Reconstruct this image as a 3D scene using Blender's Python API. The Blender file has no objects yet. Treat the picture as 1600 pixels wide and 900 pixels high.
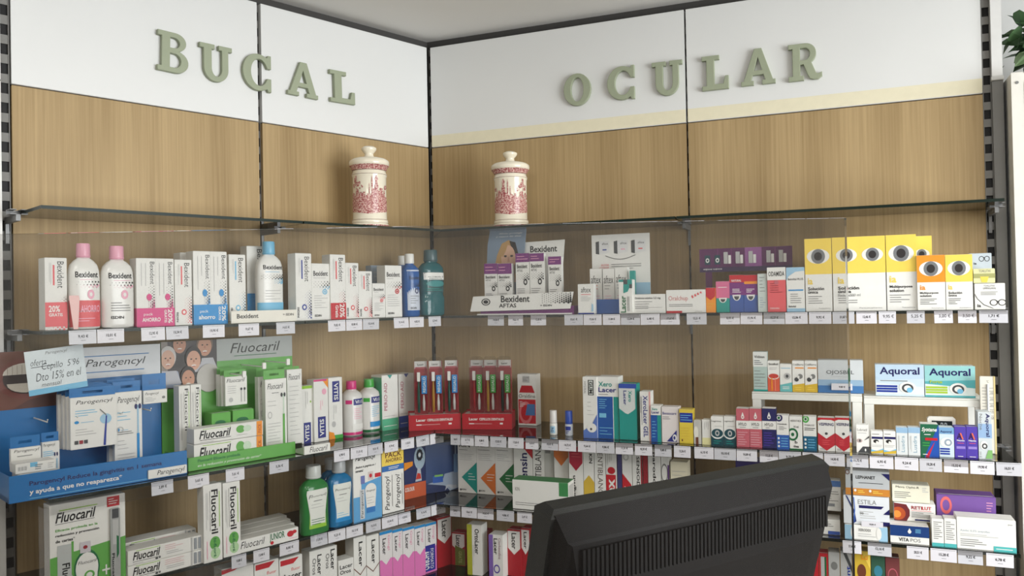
import bpy, math, random
from mathutils import Vector, Matrix
random.seed(7)
S = bpy.context.scene
COL = S.collection

# ------------------------------------------------------------------ camera
F_PX = 1249.71; PITCH = 0.011978; ROLL = -0.0194116
CAM_Z = 1.6
fw = Vector((0, math.cos(PITCH), math.sin(PITCH)))
_rt = Vector((1, 0, 0)); _up = _rt.cross(fw)
rt = math.cos(ROLL)*_rt + math.sin(ROLL)*_up
up = -math.sin(ROLL)*_rt + math.cos(ROLL)*_up
cd = bpy.data.cameras.new('camera'); cam = bpy.data.objects.new('camera', cd); COL.objects.link(cam)
cd.sensor_width = 36; cd.lens = 36*F_PX/1600; cd.clip_start = 0.02
m = Matrix((rt, up, -fw)).transposed().to_4x4(); m.translation = (0, 0, CAM_Z)
cam.matrix_world = m
S.camera = cam
# ------------------------------------------------------------------ world, lights, exposure
S.view_settings.view_transform = 'Standard'; S.view_settings.look = 'None'
S.view_settings.gamma = 1; S.view_settings.use_curve_mapping = False
S.view_settings.exposure = .74
S.cycles.transparent_max_bounces = 32
W = bpy.data.worlds.new('world'); S.world = W; W.use_nodes = True
W.node_tree.nodes['Background'].inputs[0].default_value = (0.80, 0.88, 1.0, 1)
W.node_tree.nodes['Background'].inputs[1].default_value = 0.25
def area(name, loc, target, sx, sy, power, col):
    l = bpy.data.lights.new(name, 'AREA'); l.shape = 'RECTANGLE'; l.size = sx; l.size_y = sy
    l.energy = power; l.color = col
    o = bpy.data.objects.new(name, l); COL.objects.link(o); o.location = loc
    o.rotation_euler = (Vector(target)-Vector(loc)).to_track_quat('-Z', 'Y').to_euler()
    return o
# daylight through the shop window in the right-hand wall, recessed ceiling panels, plus a rear pair added as fill
area('window_daylight', (3.5, -.7, 1.48), (0.0, 2.3, 1.6), 3.0, 2.1, 124, (0.95, 0.985, 1.0))
LAMPS = ((-0.55, 0.45), (1.15, 0.35), (-0.9, -1.3), (0.9, -1.4))  # last two added behind the camera to fill the lower shelves
for lx, ly in LAMPS:
    area('ceiling_panel_light', (lx, ly, 2.535), (lx, ly, 0), 0.55, 0.55, 9 if ly > 0 else 22, (1.0, 0.965, 0.91))

# ------------------------------------------------------------------ wall frames (x right, y into the wall, z up)
AL, AR = 0.788304, 0.380485
CORNER = Vector((-0.297892, 3.0, 0))
XW = {'L': Vector((math.cos(AL), math.sin(AL), 0)), 'R': Vector((math.cos(AR), -math.sin(AR), 0))}
YW = {'L': Vector((-math.sin(AL), math.cos(AL), 0)), 'R': Vector((math.sin(AR), math.cos(AR), 0))}
RZ = {'L': AL, 'R': -AR}
SEAM = {'L': (-0.687, -1.371), 'R': (0.957, 1.812)}
def WP(w, t, n, z): return CORNER + XW[w]*t - YW[w]*n + Vector((0, 0, z))
def cz(z): return z + CAM_Z
def tx(w, x, n, z):
    P = WP(w, 0, n, z-CAM_Z); a = x-800
    return (a*P.dot(fw) - F_PX*P.dot(rt))/(F_PX*XW[w].dot(rt) - a*XW[w].dot(fw))
def zy(w, t, n, y):
    P = WP(w, t, n, 0); b = 450-y
    return (F_PX*P.dot(up) - b*P.dot(fw))/(b*fw.z - F_PX*up.z) + CAM_Z
def nb(w, x, y, z):
    v = fw*F_PX + rt*(x-800) + up*(450-y); P = v*((z-CAM_Z)/v.z)
    return -(P-CORNER).dot(YW[w])
ROW = {'A': cz(.236), 'B': cz(-.057), 'C': cz(-.44), 'D': cz(-.672), 'E': cz(-.905)}
NF = {('L','A'): .248, ('R','A'): .248, ('L','B'): .248, ('R','B'): .248, ('L','C'): .285, ('R','C'): .33,
      ('L','D'): .285, ('R','D'): .33, ('L','E'): .285, ('R','E'): .33}

# ------------------------------------------------------------------ materials
def lin(c): 
    return tuple(((v/255)/12.92 if v/255 <= .04045 else ((v/255+.055)/1.055)**2.4) for v in c)
NAMED = dict(W=(236,235,230), K=(22,22,24), G=(128,128,126), LG=(190,190,188), coral=(226,92,98), pink=(214,58,128), red=(196,30,44),
  blue=(28,140,205), dblue=(24,52,150), navy=(30,30,90), lblue=(120,190,225), teal=(20,150,140), green=(70,170,70), lime=(150,200,60),
  dgreen=(20,105,60), yellow=(246,214,92), orange=(240,150,40), gold=(215,180,60), purple=(120,40,120), violet=(84,56,170), cream=(240,232,205),
  rose=(196,98,110), maroon=(150,25,40), brown=(110,62,42), skin=(205,150,120), dskin=(100,56,42), hair=(35,26,24), blond=(190,150,95),
  grey=(150,155,160), sky=(160,200,225), pinkl=(240,175,195), dteal=(20,70,80), bluegrey=(150,165,180), mag=(225,120,185), sage=(158,165,140),
  fgreen=(100,172,78), pblue=(26,112,178), dgrey=(70,72,74))
_mats = {}
def mat(c, rough=.45, metal=0., var=.05, scale=40., spec=.4, bump=0.):
    if isinstance(c, str): nm = c; c = NAMED[c]
    else: nm = 'tone_%d_%d_%d' % tuple(c)
    key = (tuple(c), rough, metal, var, scale, bump)
    if key in _mats: return _mats[key]
    M = bpy.data.materials.new(nm); M.use_nodes = True; nt = M.node_tree; p = nt.nodes['Principled BSDF']
    p.inputs['Roughness'].default_value = rough; p.inputs['Metallic'].default_value = metal
    p.inputs['Specular IOR Level'].default_value = spec
    l = lin(c)
    tc = nt.nodes.new('ShaderNodeTexCoord'); nz = nt.nodes.new('ShaderNodeTexNoise'); nz.inputs['Scale'].default_value = scale
    mx = nt.nodes.new('ShaderNodeMix'); mx.data_type = 'RGBA'
    mx.inputs['A'].default_value = (*[v*(1-var) for v in l], 1); mx.inputs['B'].default_value = (*[min(1, v*(1+var)) for v in l], 1)
    nt.links.new(tc.outputs['Object'], nz.inputs['Vector']); nt.links.new(nz.outputs['Fac'], mx.inputs['Factor'])
    nt.links.new(mx.outputs['Result'], p.inputs['Base Color'])
    if bump:
        b = nt.nodes.new('ShaderNodeBump'); b.inputs['Strength'].default_value = bump; b.inputs['Distance'].default_value = .002
        nt.links.new(nz.outputs['Fac'], b.inputs['Height']); nt.links.new(b.outputs['Normal'], p.inputs['Normal'])
    _mats[key] = M
    return M
def wood_mat():
    M = bpy.data.materials.new('light_oak_laminate'); M.use_nodes = True; nt = M.node_tree; p = nt.nodes['Principled BSDF']
    tc = nt.nodes.new('ShaderNodeTexCoord'); mp = nt.nodes.new('ShaderNodeMapping'); mp.inputs['Scale'].default_value = (60, 60, .9)
    nz = nt.nodes.new('ShaderNodeTexNoise'); nz.inputs['Scale'].default_value = 2.2; nz.inputs['Detail'].default_value = 6; nz.inputs['Roughness'].default_value = .62
    mp2 = nt.nodes.new('ShaderNodeMapping'); mp2.inputs['Scale'].default_value = (5, 5, .25)
    n2 = nt.nodes.new('ShaderNodeTexNoise'); n2.inputs['Scale'].default_value = 1.6; n2.inputs['Detail'].default_value = 2
    ad = nt.nodes.new('ShaderNodeMath'); ad.operation = 'ADD'; hf = nt.nodes.new('ShaderNodeMath'); hf.operation = 'MULTIPLY'; hf.inputs[1].default_value = .5
    cr = nt.nodes.new('ShaderNodeValToRGB'); e = cr.color_ramp.elements
    e[0].position = .36; e[0].color = (*lin((152,127,88)), 1); e[1].position = .62; e[1].color = (*lin((184,158,116)), 1)
    nt.links.new(tc.outputs['Object'], mp.inputs['Vector']); nt.links.new(mp.outputs['Vector'], nz.inputs['Vector'])
    nt.links.new(tc.outputs['Object'], mp2.inputs['Vector']); nt.links.new(mp2.outputs['Vector'], n2.inputs['Vector'])
    nt.links.new(nz.outputs['Fac'], ad.inputs[0]); nt.links.new(n2.outputs['Fac'], ad.inputs[1])
    nt.links.new(ad.outputs[0], hf.inputs[0]); nt.links.new(hf.outputs[0], cr.inputs['Fac']); nt.links.new(cr.outputs['Color'], p.inputs['Base Color'])
    p.inputs['Roughness'].default_value = .5; p.inputs['Specular IOR Level'].default_value = .25
    return M
def clear_mat(name, tint, ior=1.45, rough=.02, gloss=1.0):
    M = bpy.data.materials.new(name); M.use_nodes = True; nt = M.node_tree; nt.nodes.clear()
    out = nt.nodes.new('ShaderNodeOutputMaterial'); mx = nt.nodes.new('ShaderNodeMixShader')
    tr = nt.nodes.new('ShaderNodeBsdfTransparent'); gl = nt.nodes.new('ShaderNodeBsdfGlossy'); fr = nt.nodes.new('ShaderNodeFresnel')
    nz = nt.nodes.new('ShaderNodeTexNoise'); nz.inputs['Scale'].default_value = 3
    ml = nt.nodes.new('ShaderNodeMath'); ml.operation = 'MULTIPLY'; ml.inputs[1].default_value = gloss
    mr = nt.nodes.new('ShaderNodeMapRange'); mr.inputs['To Min'].default_value = rough; mr.inputs['To Max'].default_value = rough*1.6
    tr.inputs[0].default_value = (*tint, 1); gl.inputs[0].default_value = (1, 1, 1, 1); fr.inputs[0].default_value = ior
    nt.links.new(nz.outputs['Fac'], mr.inputs[0]); nt.links.new(mr.outputs[0], gl.inputs['Roughness'])
    nt.links.new(fr.outputs[0], ml.inputs[0]); nt.links.new(ml.outputs[0], mx.inputs[0])
    nt.links.new(tr.outputs[0], mx.inputs[1]); nt.links.new(gl.outputs[0], mx.inputs[2]); nt.links.new(mx.outputs[0], out.inputs[0])
    return M
WOOD = wood_mat()
GLASS = clear_mat('shelf_glass', (.965, .98, .97), 1.5, .03)
PLASTIC = clear_mat('clear_plastic', (.93, .93, .93), 1.35, .06)
ACRYLIC = clear_mat('clear_acrylic', (.84, .838, .83), 1.49, .02)
def haze_layer(M, k):      # faint pale diffuse mix that paints a reflection haze over the pane
    nt = M.node_tree; out = nt.nodes['Material Output']; src = out.inputs[0].links[0].from_socket
    df = nt.nodes.new('ShaderNodeBsdfDiffuse'); df.inputs[0].default_value = (.8, .8, .78, 1)
    mx = nt.nodes.new('ShaderNodeMixShader'); mx.inputs[0].default_value = k
    nt.links.new(src, mx.inputs[1]); nt.links.new(df.outputs[0], mx.inputs[2]); nt.links.new(mx.outputs[0], out.inputs[0])
haze_layer(ACRYLIC, .004)
EDGE = mat((12, 30, 22), .3, spec=.2)
STEEL = mat((128, 128, 128), .45, .4)
STEELD = mat((16, 14, 14), .6)

# ------------------------------------------------------------------ mesh builder
class MB:
    def __init__(s): s.v = []; s.f = []; s.m = []; s.mats = []
    def mi(s, mt):
        if mt not in s.mats: s.mats.append(mt)
        return s.mats.index(mt)
    def add(s, vs, fs, mt):
        k = len(s.v); i = s.mi(mt); s.v += [tuple(v) for v in vs]
        for f in fs: s.f.append(tuple(k+a for a in f)); s.m.append(i)
    def box(s, x0, x1, y0, y1, z0, z1, mt):
        s.add([(x0,y0,z0),(x1,y0,z0),(x1,y1,z0),(x0,y1,z0),(x0,y0,z1),(x1,y0,z1),(x1,y1,z1),(x0,y1,z1)],
              [(0,3,2,1),(4,5,6,7),(0,1,5,4),(1,2,6,5),(2,3,7,6),(3,0,4,7)], mt)
    def bevbox(s, x0, x1, y0, y1, z0, z1, mt, b=.0012):
        vs = []; 
        for (z, i) in ((z0, b), (z0+b, 0), (z1-b, 0), (z1, b)):
            vs += [(x0+i+b*(i==0)*0, y0+i, z), (x1-i, y0+i, z), (x1-i, y1-i, z), (x0+i, y1-i, z)]
        fs = [(3,2,1,0), (12,13,14,15)]
        for r in range(3):
            for k in range(4): fs.append((r*4+k, r*4+(k+1) % 4, r*4+4+(k+1) % 4, r*4+4+k))
        s.add(vs, fs, mt)
    def prism_xz(s, pts, y0, y1, mt):      # outline drawn in x,z (counter-clockwise seen from the front)
        n = len(pts)
        vs = [(x, y0, z) for x, z in pts] + [(x, y1, z) for x, z in pts]
        s.add(vs, [tuple(range(n)), tuple(range(2*n-1, n-1, -1))] + [((i+1) % n, i, n+i, n+(i+1) % n) for i in range(n)], mt)
    def prism_xy(s, pts, z0, z1, mt, emt=None):
        n = len(pts); vs = [(x, y, z0) for x, y in pts] + [(x, y, z1) for x, y in pts]
        s.add(vs, [tuple(range(n-1, -1, -1)), tuple(range(n, 2*n))], mt)
        k = len(s.v)-2*n; i = s.mi(emt or mt)
        for a in range(n): s.f.append((k+a, k+(a+1) % n, k+n+(a+1) % n, k+n+a)); s.m.append(i)
    def lathe(s, prof, mt, seg=28, dr=1., e=2., cx=0., cy=0., close=True):
        vs = []; fs = []
        for r, z in prof:
            for k in range(seg):
                a = 2*math.pi*k/seg; c, q = math.cos(a), math.sin(a)
                if e != 2.:
                    c = math.copysign(abs(c)**(2/e), c); q = math.copysign(abs(q)**(2/e), q)
                vs.append((cx+r*c, cy+r*q*dr, z))
        n = len(prof)
        for i in range(n-1):
            for k in range(seg): fs.append((i*seg+k, i*seg+(k+1) % seg, (i+1)*seg+(k+1) % seg, (i+1)*seg+k))
        if close: fs += [tuple(range(seg-1, -1, -1)), tuple((n-1)*seg+k for k in range(seg))]
        s.add(vs, fs, mt)
    def tube(s, pts, rad, mt, seg=8):
        rr = rad if isinstance(rad, (list, tuple)) else [rad]*len(pts)
        P = [Vector(p) for p in pts]; vs = []; fs = []
        for i, p in enumerate(P):
            d = (P[min(i+1, len(P)-1)]-P[max(i-1, 0)]).normalized()
            a = d.orthogonal().normalized(); b = d.cross(a)
            for k in range(seg):
                g = 2*math.pi*k/seg; vs.append(p+(a*math.cos(g)+b*math.sin(g))*rr[i])
        for i in range(len(P)-1):
            for k in range(seg): fs.append((i*seg+k, i*seg+(k+1) % seg, (i+1)*seg+(k+1) % seg, (i+1)*seg+k))
        fs += [tuple(range(seg-1, -1, -1)), tuple((len(P)-1)*seg+k for k in range(seg))]
        s.add(vs, fs, mt)
    def build(s, name, parent=None, smooth=False):
        me = bpy.data.meshes.new(name); me.from_pydata(s.v, [], s.f)
        for mt in s.mats: me.materials.append(mt)
        for p, i in zip(me.polygons, s.m): p.material_index = i; p.use_smooth = smooth
        me.update()
        o = bpy.data.objects.new(name, me); COL.objects.link(o)
        if parent: o.parent = parent
        return o
def smooth_angle(o, deg=40):
    me = o.data
    try: me.set_sharp_from_angle(angle=math.radians(deg))
    except Exception: pass
def tag(o, label, cat, group=None):
    o['label'] = label; o['category'] = cat
    if group: o['group'] = group
    return o
def struct(o, label=None):
    o['kind'] = 'structure'
    if label: o['label'] = label
    return o
def at(o, w, t, n, z, rz=0.):
    o.location = WP(w, t, n, z); o.rotation_euler = (0, 0, RZ[w]+rz); return o
def empty(name, w, t, n, z, rz=0.):
    o = bpy.data.objects.new(name, None); COL.objects.link(o); o.empty_display_size = .05
    return at(o, w, t, n, z, rz)

# ------------------------------------------------------------------ flat print: shapes and lettering laid on a face
_tc = {}
def text_geo(s, opts, res=2):
    key = (s, 'b' in opts, 'i' in opts, 'x' in opts, res)
    if key in _tc: return _tc[key]
    cu = bpy.data.curves.new('lettering', 'FONT'); cu.body = s; cu.resolution_u = res
    if 'b' in opts: cu.offset = .022
    if 'x' in opts: cu.offset = -.012
    if 'i' in opts: cu.shear = .28
    o = bpy.data.objects.new('lettering', cu)
    me = bpy.data.meshes.new_from_object(o)
    v = [(p.co.x, p.co.y) for p in me.vertices]; f = [tuple(p.vertices) for p in me.polygons]
    bpy.data.objects.remove(o); bpy.data.curves.remove(cu); bpy.data.meshes.remove(me)
    if v:
        x0 = min(p[0] for p in v); x1 = max(p[0] for p in v); y0 = min(p[1] for p in v); y1 = max(p[1] for p in v)
        v = [((a-x0)/max(1e-6, x1-x0), (b-y0)/max(1e-6, y1-y0)) for a, b in v]
    _tc[key] = (v, f)
    return _tc[key]
def prints(parent, w, h, ops, origin=(0, 0, 0), mapf=None, eps=.0003, step=.00012, rough=.4):
    A, B = MB(), MB(); ox, oy, oz = origin; d = [eps]
    def mp(x, y):
        if mapf: return mapf(x, y, d[0])
        x = min(1, max(0, x)); y = min(1, max(0, y))
        return (ox+(x-.5)*w, oy-d[0], oz+y*h)
    def clip(pts, k, sgn):
        out = []
        for (a, b) in zip(pts, pts[1:]+pts[:1]):
            ia, ib = (a[0]-k)*sgn >= 0, (b[0]-k)*sgn >= 0
            if ia: out.append(a)
            if ia != ib: u = (k-a[0])/(b[0]-a[0]); out.append((k, a[1]+(b[1]-a[1])*u))
        return out
    def poly(T, pts, c):
        lo, hi = min(p[0] for p in pts), max(p[0] for p in pts)
        if mapf and hi-lo > .07:
            K = int((hi-lo)/.05)+1
            for k in range(K):
                q = clip(clip(list(pts), lo+(hi-lo)*k/K, 1), lo+(hi-lo)*(k+1)/K, -1)
                if len(q) > 2: T.add([mp(*p) for p in q], [tuple(range(len(q)))], mat(c, rough))
        else: T.add([mp(*p) for p in pts], [tuple(range(len(pts)))], mat(c, rough))
    def rect(T, x0, y0, x1, y1, c):
        if mapf:
            K = max(2, int(abs(x1-x0)*12))
            for k in range(K):
                a = x0+(x1-x0)*k/K; b = x0+(x1-x0)*(k+1)/K; poly(T, [(a,y0),(b,y0),(b,y1),(a,y1)], c)
        else: poly(T, [(x0,y0),(x1,y0),(x1,y1),(x0,y1)], c)
    def ell(x, y, rx, ry, n=20): return [(x+rx*math.cos(2*math.pi*k/n), y+ry*math.sin(2*math.pi*k/n)) for k in range(n)]
    for op in ops:
        k = op[0]
        if k == 'r': rect(A, *op[1:6])
        elif k == 'p': poly(A, op[1], op[2])
        elif k == 'c': poly(A, ell(*op[1:5]), op[5])
        elif k == 'o':
            x, y, rx, ry, q, c = op[1:]; n = 22; a = ell(x, y, rx, ry, n); b = ell(x, y, rx*q, ry*q, n)
            for i in range(n): poly(A, [a[i], a[(i+1) % n], b[(i+1) % n], b[i]], c)
        elif k == 'l':
            x0, y0, x1, y1, n, c = op[1:]
            if (x1-x0)*w < (y1-y0)*h*.7 and n < 4:         # small print running up the face
                for i in range(n):
                    xx = x0+(x1-x0)*(i+.5)/n; th = min((x1-x0)/n*.2, .0009/w); e = y0+(y1-y0)*random.choice((0, .05, .15, .3, .45))
                    rect(B, xx-th, e, xx+th, y1, c)
                d[0] += step; continue
            for i in range(n):
                yy = y1-(y1-y0)*(i+.5)/n; th = min((y1-y0)/n*.2, .0009/h); e = x1-(x1-x0)*random.choice((0, .05, .15, .3, .45))
                rect(B, x0, yy-th, e, yy+th, c)
        elif k == 'd':                                  # halftone dots growing to the right / bottom
            x0, y0, x1, y1, nx, ny, c = op[1:]; asp = w/h
            for i in range(nx):
                for j in range(ny):
                    q = (i+1)/nx*(.4+.6*(ny-j)/ny); r = .62*(x1-x0)/nx*max(.3, q)
                    poly(A, ell(x0+(x1-x0)*(i+.5)/nx, y0+(y1-y0)*(j+.5*(i % 2)+.25)/ny, r, r*asp, 6), c)
        elif k == 't':
            s, x0, y0, x1, y1, c = op[1:7]; o = op[7] if len(op) > 7 else ''
            v, f = text_geo(s, o)
            if 'd' in o: q = [(x0+b*(x1-x0), y1-a*(y1-y0)) for a, b in v]
            elif 'u' in o: q = [(x1-b*(x1-x0), y0+a*(y1-y0)) for a, b in v]
            else: q = [(x0+a*(x1-x0), y0+b*(y1-y0)) for a, b in v]
            if 's' in o: q = [(a, b+(a-x0)*.18) for a, b in q]
            B.add([mp(*p) for p in q], f, mat(c, rough))
        d[0] += step
    if A.v: A.build('printed_design', parent)
    if B.v: B.build('lettering', parent)
# ------------------------------------------------------------------ goods
def span(w, x0, x1, yt, z, n):
    zz = z
    for _ in range(3):
        t0 = tx(w, x0, n, zz); t1 = tx(w, x1, n, zz); tm = (t0+t1)/2
        h = zy(w, tm, n, yt)-z; zz = z+h/2
    return t0, t1, tm, h
def carton(w, row, x0, x1, yt, lab, ops=(), col='W', n=None, yb=None, dep=.045, name='carton', cat='carton', group=None, z=None, rz=0., top=None, side=None):
    z = ROW[row] if z is None else z
    if yb is not None: n = nb(w, (x0+x1)/2, yb, z)
    if n is None: n = NF[(w, row)]-.013
    t0, t1, tm, h = span(w, x0, x1, yt, z, n); wd = t1-t0
    B = MB(); B.bevbox(-wd/2+.0004, wd/2-.0004, 0, dep, 0, h, mat(col, .5))
    o = B.build(name); at(o, w, tm, n, z+.0004, rz); tag(o, lab, cat, group)
    f = MB(); f.box(-wd*.46, wd*.46, dep*.12, dep*.16, h, h+.0006, mat('LG')); f.build('tuck_flap', o)
    if top: 
        b = MB(); b.box(-wd/2+.001, wd/2-.001, .001, dep-.001, h+.0007, h+.0012, mat(top)); b.build('coloured_top', o)
    if side:
        b = MB(); b.box(-wd/2-.0002, -wd/2+.0003, .001, dep-.001, 0.001, h*side[1], mat(side[0])); b.build('coloured_side', o)
    prints(o, wd, h, ops)
    return o
STYLES = {   # outline (relative half width, relative height), cap radius, cap start, squash, exponent
 'rinse': ([(.86,0),(.97,.012),(1,.05),(1,.60),(.97,.68),(.86,.75),(.62,.80),(.42,.825),(.40,.84)], .44, .835, .55, 2.7),
 'round': ([(.9,0),(1,.02),(1,.70),(.92,.76),(.62,.81),(.45,.83),(.44,.85)], .5, .845, .95, 2.2),
 'waist': ([(.85,0),(.98,.02),(1,.06),(1,.27),(.93,.31),(.91,.34),(.95,.38),(.97,.55),(.95,.64),(.97,.68),(.93,.73),(.68,.79),(.47,.81),(.47,.83)], .50, .825, .62, 3.0),
 'flask': ([(.85,0),(.98,.015),(1,.05),(.97,.30),(.97,.55),(1,.64),(.93,.71),(.66,.77),(.40,.80),(.36,.82)], .50, .815, .5, 3.0),
 'tiny': ([(.9,0),(1,.03),(1,.42),(.94,.46),(.86,.47)], .93, .47, 1., 2.)}
def bottle(w, row, x0, x1, yt, lab, style, body, cap, ops=(), lz=(.1,.6), lw=.86, n=None, yb=None, labelcol=None, base=None, name='mouthwash_bottle', cat='bottle', group=None, gloss=.2, z=None, liquid=False):
    z = ROW[row] if z is None else z
    if yb is not None: n = nb(w, (x0+x1)/2, yb, z)
    if n is None: n = NF[(w, row)]-.015
    prof, cr, cs, dr, e = STYLES[style]
    rootn = n-.02
    for _ in range(3):
        t0, t1, tm, h = span(w, x0, x1, yt, z, rootn); a = (t1-t0)/2; rootn = n-a*dr
    r = empty(name, w, tm, rootn, z+.0004); tag(r, lab, cat, group)
    P = [(q*a, k*h) for q, k in prof]
    B = MB(); B.lathe(P, body if not isinstance(body, (str, tuple)) else mat(body, gloss, spec=.5), 32, dr, e); o = B.build('body', r, True); smooth_angle(o)
    B = MB(); B.lathe([(cr*a*.96, cs*h), (cr*a, cs*h+.004), (cr*a*.97, h*.985), (cr*a*.9, h)], mat(cap, .3, spec=.5), 24, 1. if cr*a < a*dr else dr/cr*.95); o = B.build('cap', r, True); smooth_angle(o)
    B = MB(); B.lathe([(cr*a*1.03, cs*h+.002), (cr*a*1.03, cs*h+.005)], mat(cap, .3), 24, 1. if cr*a < a*dr else dr/cr*.95); B.build('cap_ring', r, True)
    def rad(zz):
        for (r0, z0), (r1, z1) in zip(P, P[1:]):
            if z0 <= zz <= z1: return r0+(r1-r0)*(zz-z0)/max(1e-6, z1-z0)
        return P[0][0]
    L = 2*a*lw
    def mapf(x, y, d):
        zz = (lz[0]+(lz[1]-lz[0])*y)*h; R = rad(zz)+.0004; px = max(-R*.995, min(R*.995, (x-.5)*L))
        return (px, -R*dr*(1-abs(px/R)**e)**(1/e)-d, zz)
    if ops: prints(r, L, (lz[1]-lz[0])*h, ops, mapf=mapf, eps=.0004)
    if base:
        B = MB(); rr = rad(base[1]*h); B.lathe([(rr*1.004, base[0]*h), (rr*1.004, base[1]*h)], mat(base[2], .3), 32, dr, e, close=False); B.build('base_band', r, True)
    return r

# ================================================================== THE SETTING
CEIL = cz(.978)
TOP = cz(.9456); MID = cz(.5683)
WHITE = mat((228, 228, 226), .4, var=.02, scale=3)
PAINT = mat((222, 221, 218), .7, var=.03, scale=6)
B = MB(); B.prism_xy([(-3.4,-3.4),(3.6,-3.4),(3.6,3.6),(-3.4,3.6)], -.05, 0, mat((92,86,80), .45, scale=2)); struct(B.build('floor'))
B = MB(); B.prism_xy([(-3.4,-3.4),(3.6,-3.4),(3.6,3.6),(-3.4,3.6)], CEIL, CEIL+.05, mat((226,224,220), .8, var=.02, scale=4)); struct(B.build('ceiling'))
B = MB(); B.box(-3.4, 3.6, -3.45, -3.4, 0, CEIL, PAINT); struct(B.build('wall_back'))
B = MB(); B.box(-3.45, -3.4, -3.4, 3.6, 0, CEIL, PAINT); struct(B.build('wall_side_left'))
B = MB(); B.box(3.6, 3.65, -3.4, 3.6, 0, .4, PAINT); B.box(3.6, 3.65, -3.4, 3.6, 2.5, CEIL, PAINT)
B.box(3.6, 3.65, -3.4, -2.2, .4, 2.5, PAINT); B.box(3.6, 3.65, .8, 3.6, .4, 2.5, PAINT); struct(B.build('wall_side_right'))
r = bpy.data.objects.new('window_1', None); COL.objects.link(r); r.location = (3.6, -.7, .4); struct(r, 'shop window in the right-hand wall')
B = MB()
for (a, b) in ((-1.5, -1.44), (-.03, .03), (1.44, 1.5)): B.box(.0, .05, a, b, 0, 2.1, mat('dgrey'))
B.box(0, .05, -1.44, -.03, 0, .06, mat('dgrey')); B.box(0, .05, .03, 1.44, 0, .06, mat('dgrey')); B.box(0, .05, -1.44, -.03, 2.04, 2.1, mat('dgrey')); B.box(0, .05, .03, 1.44, 2.04, 2.1, mat('dgrey'))
B.build('window_frame', r)
def wall(w, name, t_end):
    s = 1 if w == 'R' else -1
    B = MB(); B.box(min(-.15, t_end), max(.15, t_end), .03, .09, 0, CEIL, mat((70,68,66), .8)); o = struct(B.build(name)); at(o, w, 0, 0, 0)  # dark backing colour deepens the shade in the gap below the ceiling
    a, b = SEAM[w]
    for (p, q, g0, g1) in ((0, a, .011, .009), (a, b, .009, .002)):
        for k, (z0, z1, mt) in enumerate(((0, MID-.002, WOOD), (MID+.001, TOP, WHITE))):
            e0 = p+s*g0*(.75 if p == 0 else (.75 if w == 'L' else .35)); e1 = q-s*g1*(.75 if w == 'L' else .35)
            B = MB(); B.bevbox(min(e0,e1), max(e0,e1), 0, .016, z0, z1, mt, .0015); pn = B.build('wood_panel' if k == 0 else 'white_panel', o)
            if w == 'R' and k == 1:
                B = MB(); B.box(min(e0,e1), max(e0,e1), -.0004, 0, z0+.002, z0+.044, mat((232,224,196), .6)); B.build('masking_tape', pn)
    return o
wall('L', 'wall_left', -1.9); wall('R', 'wall_right', 1.862)
B = MB(); B.box(1.864, 3.2, .45, .5, 0, CEIL, PAINT); o = struct(B.build('wall_alcove')); at(o, 'R', 0, 0, 0)
# slotted steel uprights showing in the joints
SLOT = mat((128,126,122), .5)
def upright(w, t, n, lab, wd=.022, rz=0.):
    r = empty('slotted_upright', w, t, n, 0, rz); r['kind'] = 'structure'; r['label'] = lab
    B = MB(); B.box(-wd/2, wd/2, .012, .026, 0, TOP+.005, STEELD); B.build('dark_channel', r)
    B = MB(); z = .02
    for sx in (-1, 1): B.box(sx*wd/2-(.002 if sx > 0 else 0), sx*wd/2+(0 if sx > 0 else .002), .004, .012, 0, TOP, SLOT)
    while z < TOP:
        B.box(-wd/2+.002, wd/2-.002, .006, .011, z, z+.023, SLOT); z += .05
    B.build('slotted_face', r)
upright('L', -1.386, 0, 'slotted upright at the left end of the shelving', .026)
upright('L', -.687, -.010, 'slotted upright in the left wall joint', .014)
upright('R', .0, -.014, 'slotted upright in the inside corner', .018, .2)
upright('R', .957, -.012, 'slotted upright in the right wall joint', .01)
upright('R', 1.823, .004, 'slotted upright at the right end of the shelving', .022)
# grey end post with the white pole above, white cabinets at both ends
r = empty('end_post', 'R', 1.848, .0, 0); tag(r, 'grey metal end post with white upper section right of the wood panels', 'post')
B = MB(); B.bevbox(-.014, .014, -.012, .03, 0, cz(.60), mat((128,127,124), .5)); B.build('grey_post', r)
B = MB(); B.bevbox(-.014, .013, -.014, .03, cz(.612), TOP+.01, mat((222,221,218), .5)); B.build('white_pole', r)
B = MB(); B.bevbox(-.016, .015, -.018, .03, cz(.60), cz(.612), mat((205,204,200), .45)); B.build('joint_collar', r)
r = empty('white_cabinet', 'R', 2.1, .06, 0); tag(r, 'tall white cabinet at the right edge below the plant', 'cabinet')
B = MB(); B.bevbox(-.229, .25, .0, .42, 0, cz(.605), mat((224,220,208), .45), .003); B.build('body', r)
B = MB(); B.bevbox(-.19, .25, -.012, -.0005, .05, cz(.575), mat((232,229,220), .4), .002); B.build('door', r)
B = MB(); B.bevbox(-.229, -.20, -.010, -.0005, 0, cz(.605), mat((230,227,218), .4), .002); B.build('side_stile', r)
B = MB(); B.lathe([(.004,0),(.004,.002)], mat('G'), 10, cy=0); sc = B.build('screw', r); sc.location = (-.215,-.0105,cz(.575)); sc.rotation_euler = (math.pi/2,0,0)
r = empty('white_cabinet', 'L', -1.66, .052, 0); tag(r, 'white tall cabinet with metal latch at the left edge', 'cabinet')
B = MB(); B.bevbox(-.25, .255, .0, .09, 0, cz(.56), mat((226,225,222), .45), .002); B.build('lower_body', r)
B = MB(); B.bevbox(-.25, .255, .0, .09, cz(.5615), TOP, mat((226,225,222), .45), .002); B.build('upper_body', r)
B = MB(); B.bevbox(.205, .236, -.006, -.0005, cz(.53), cz(.60), STEEL, .003); la = B.build('latch_plate', r)
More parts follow.
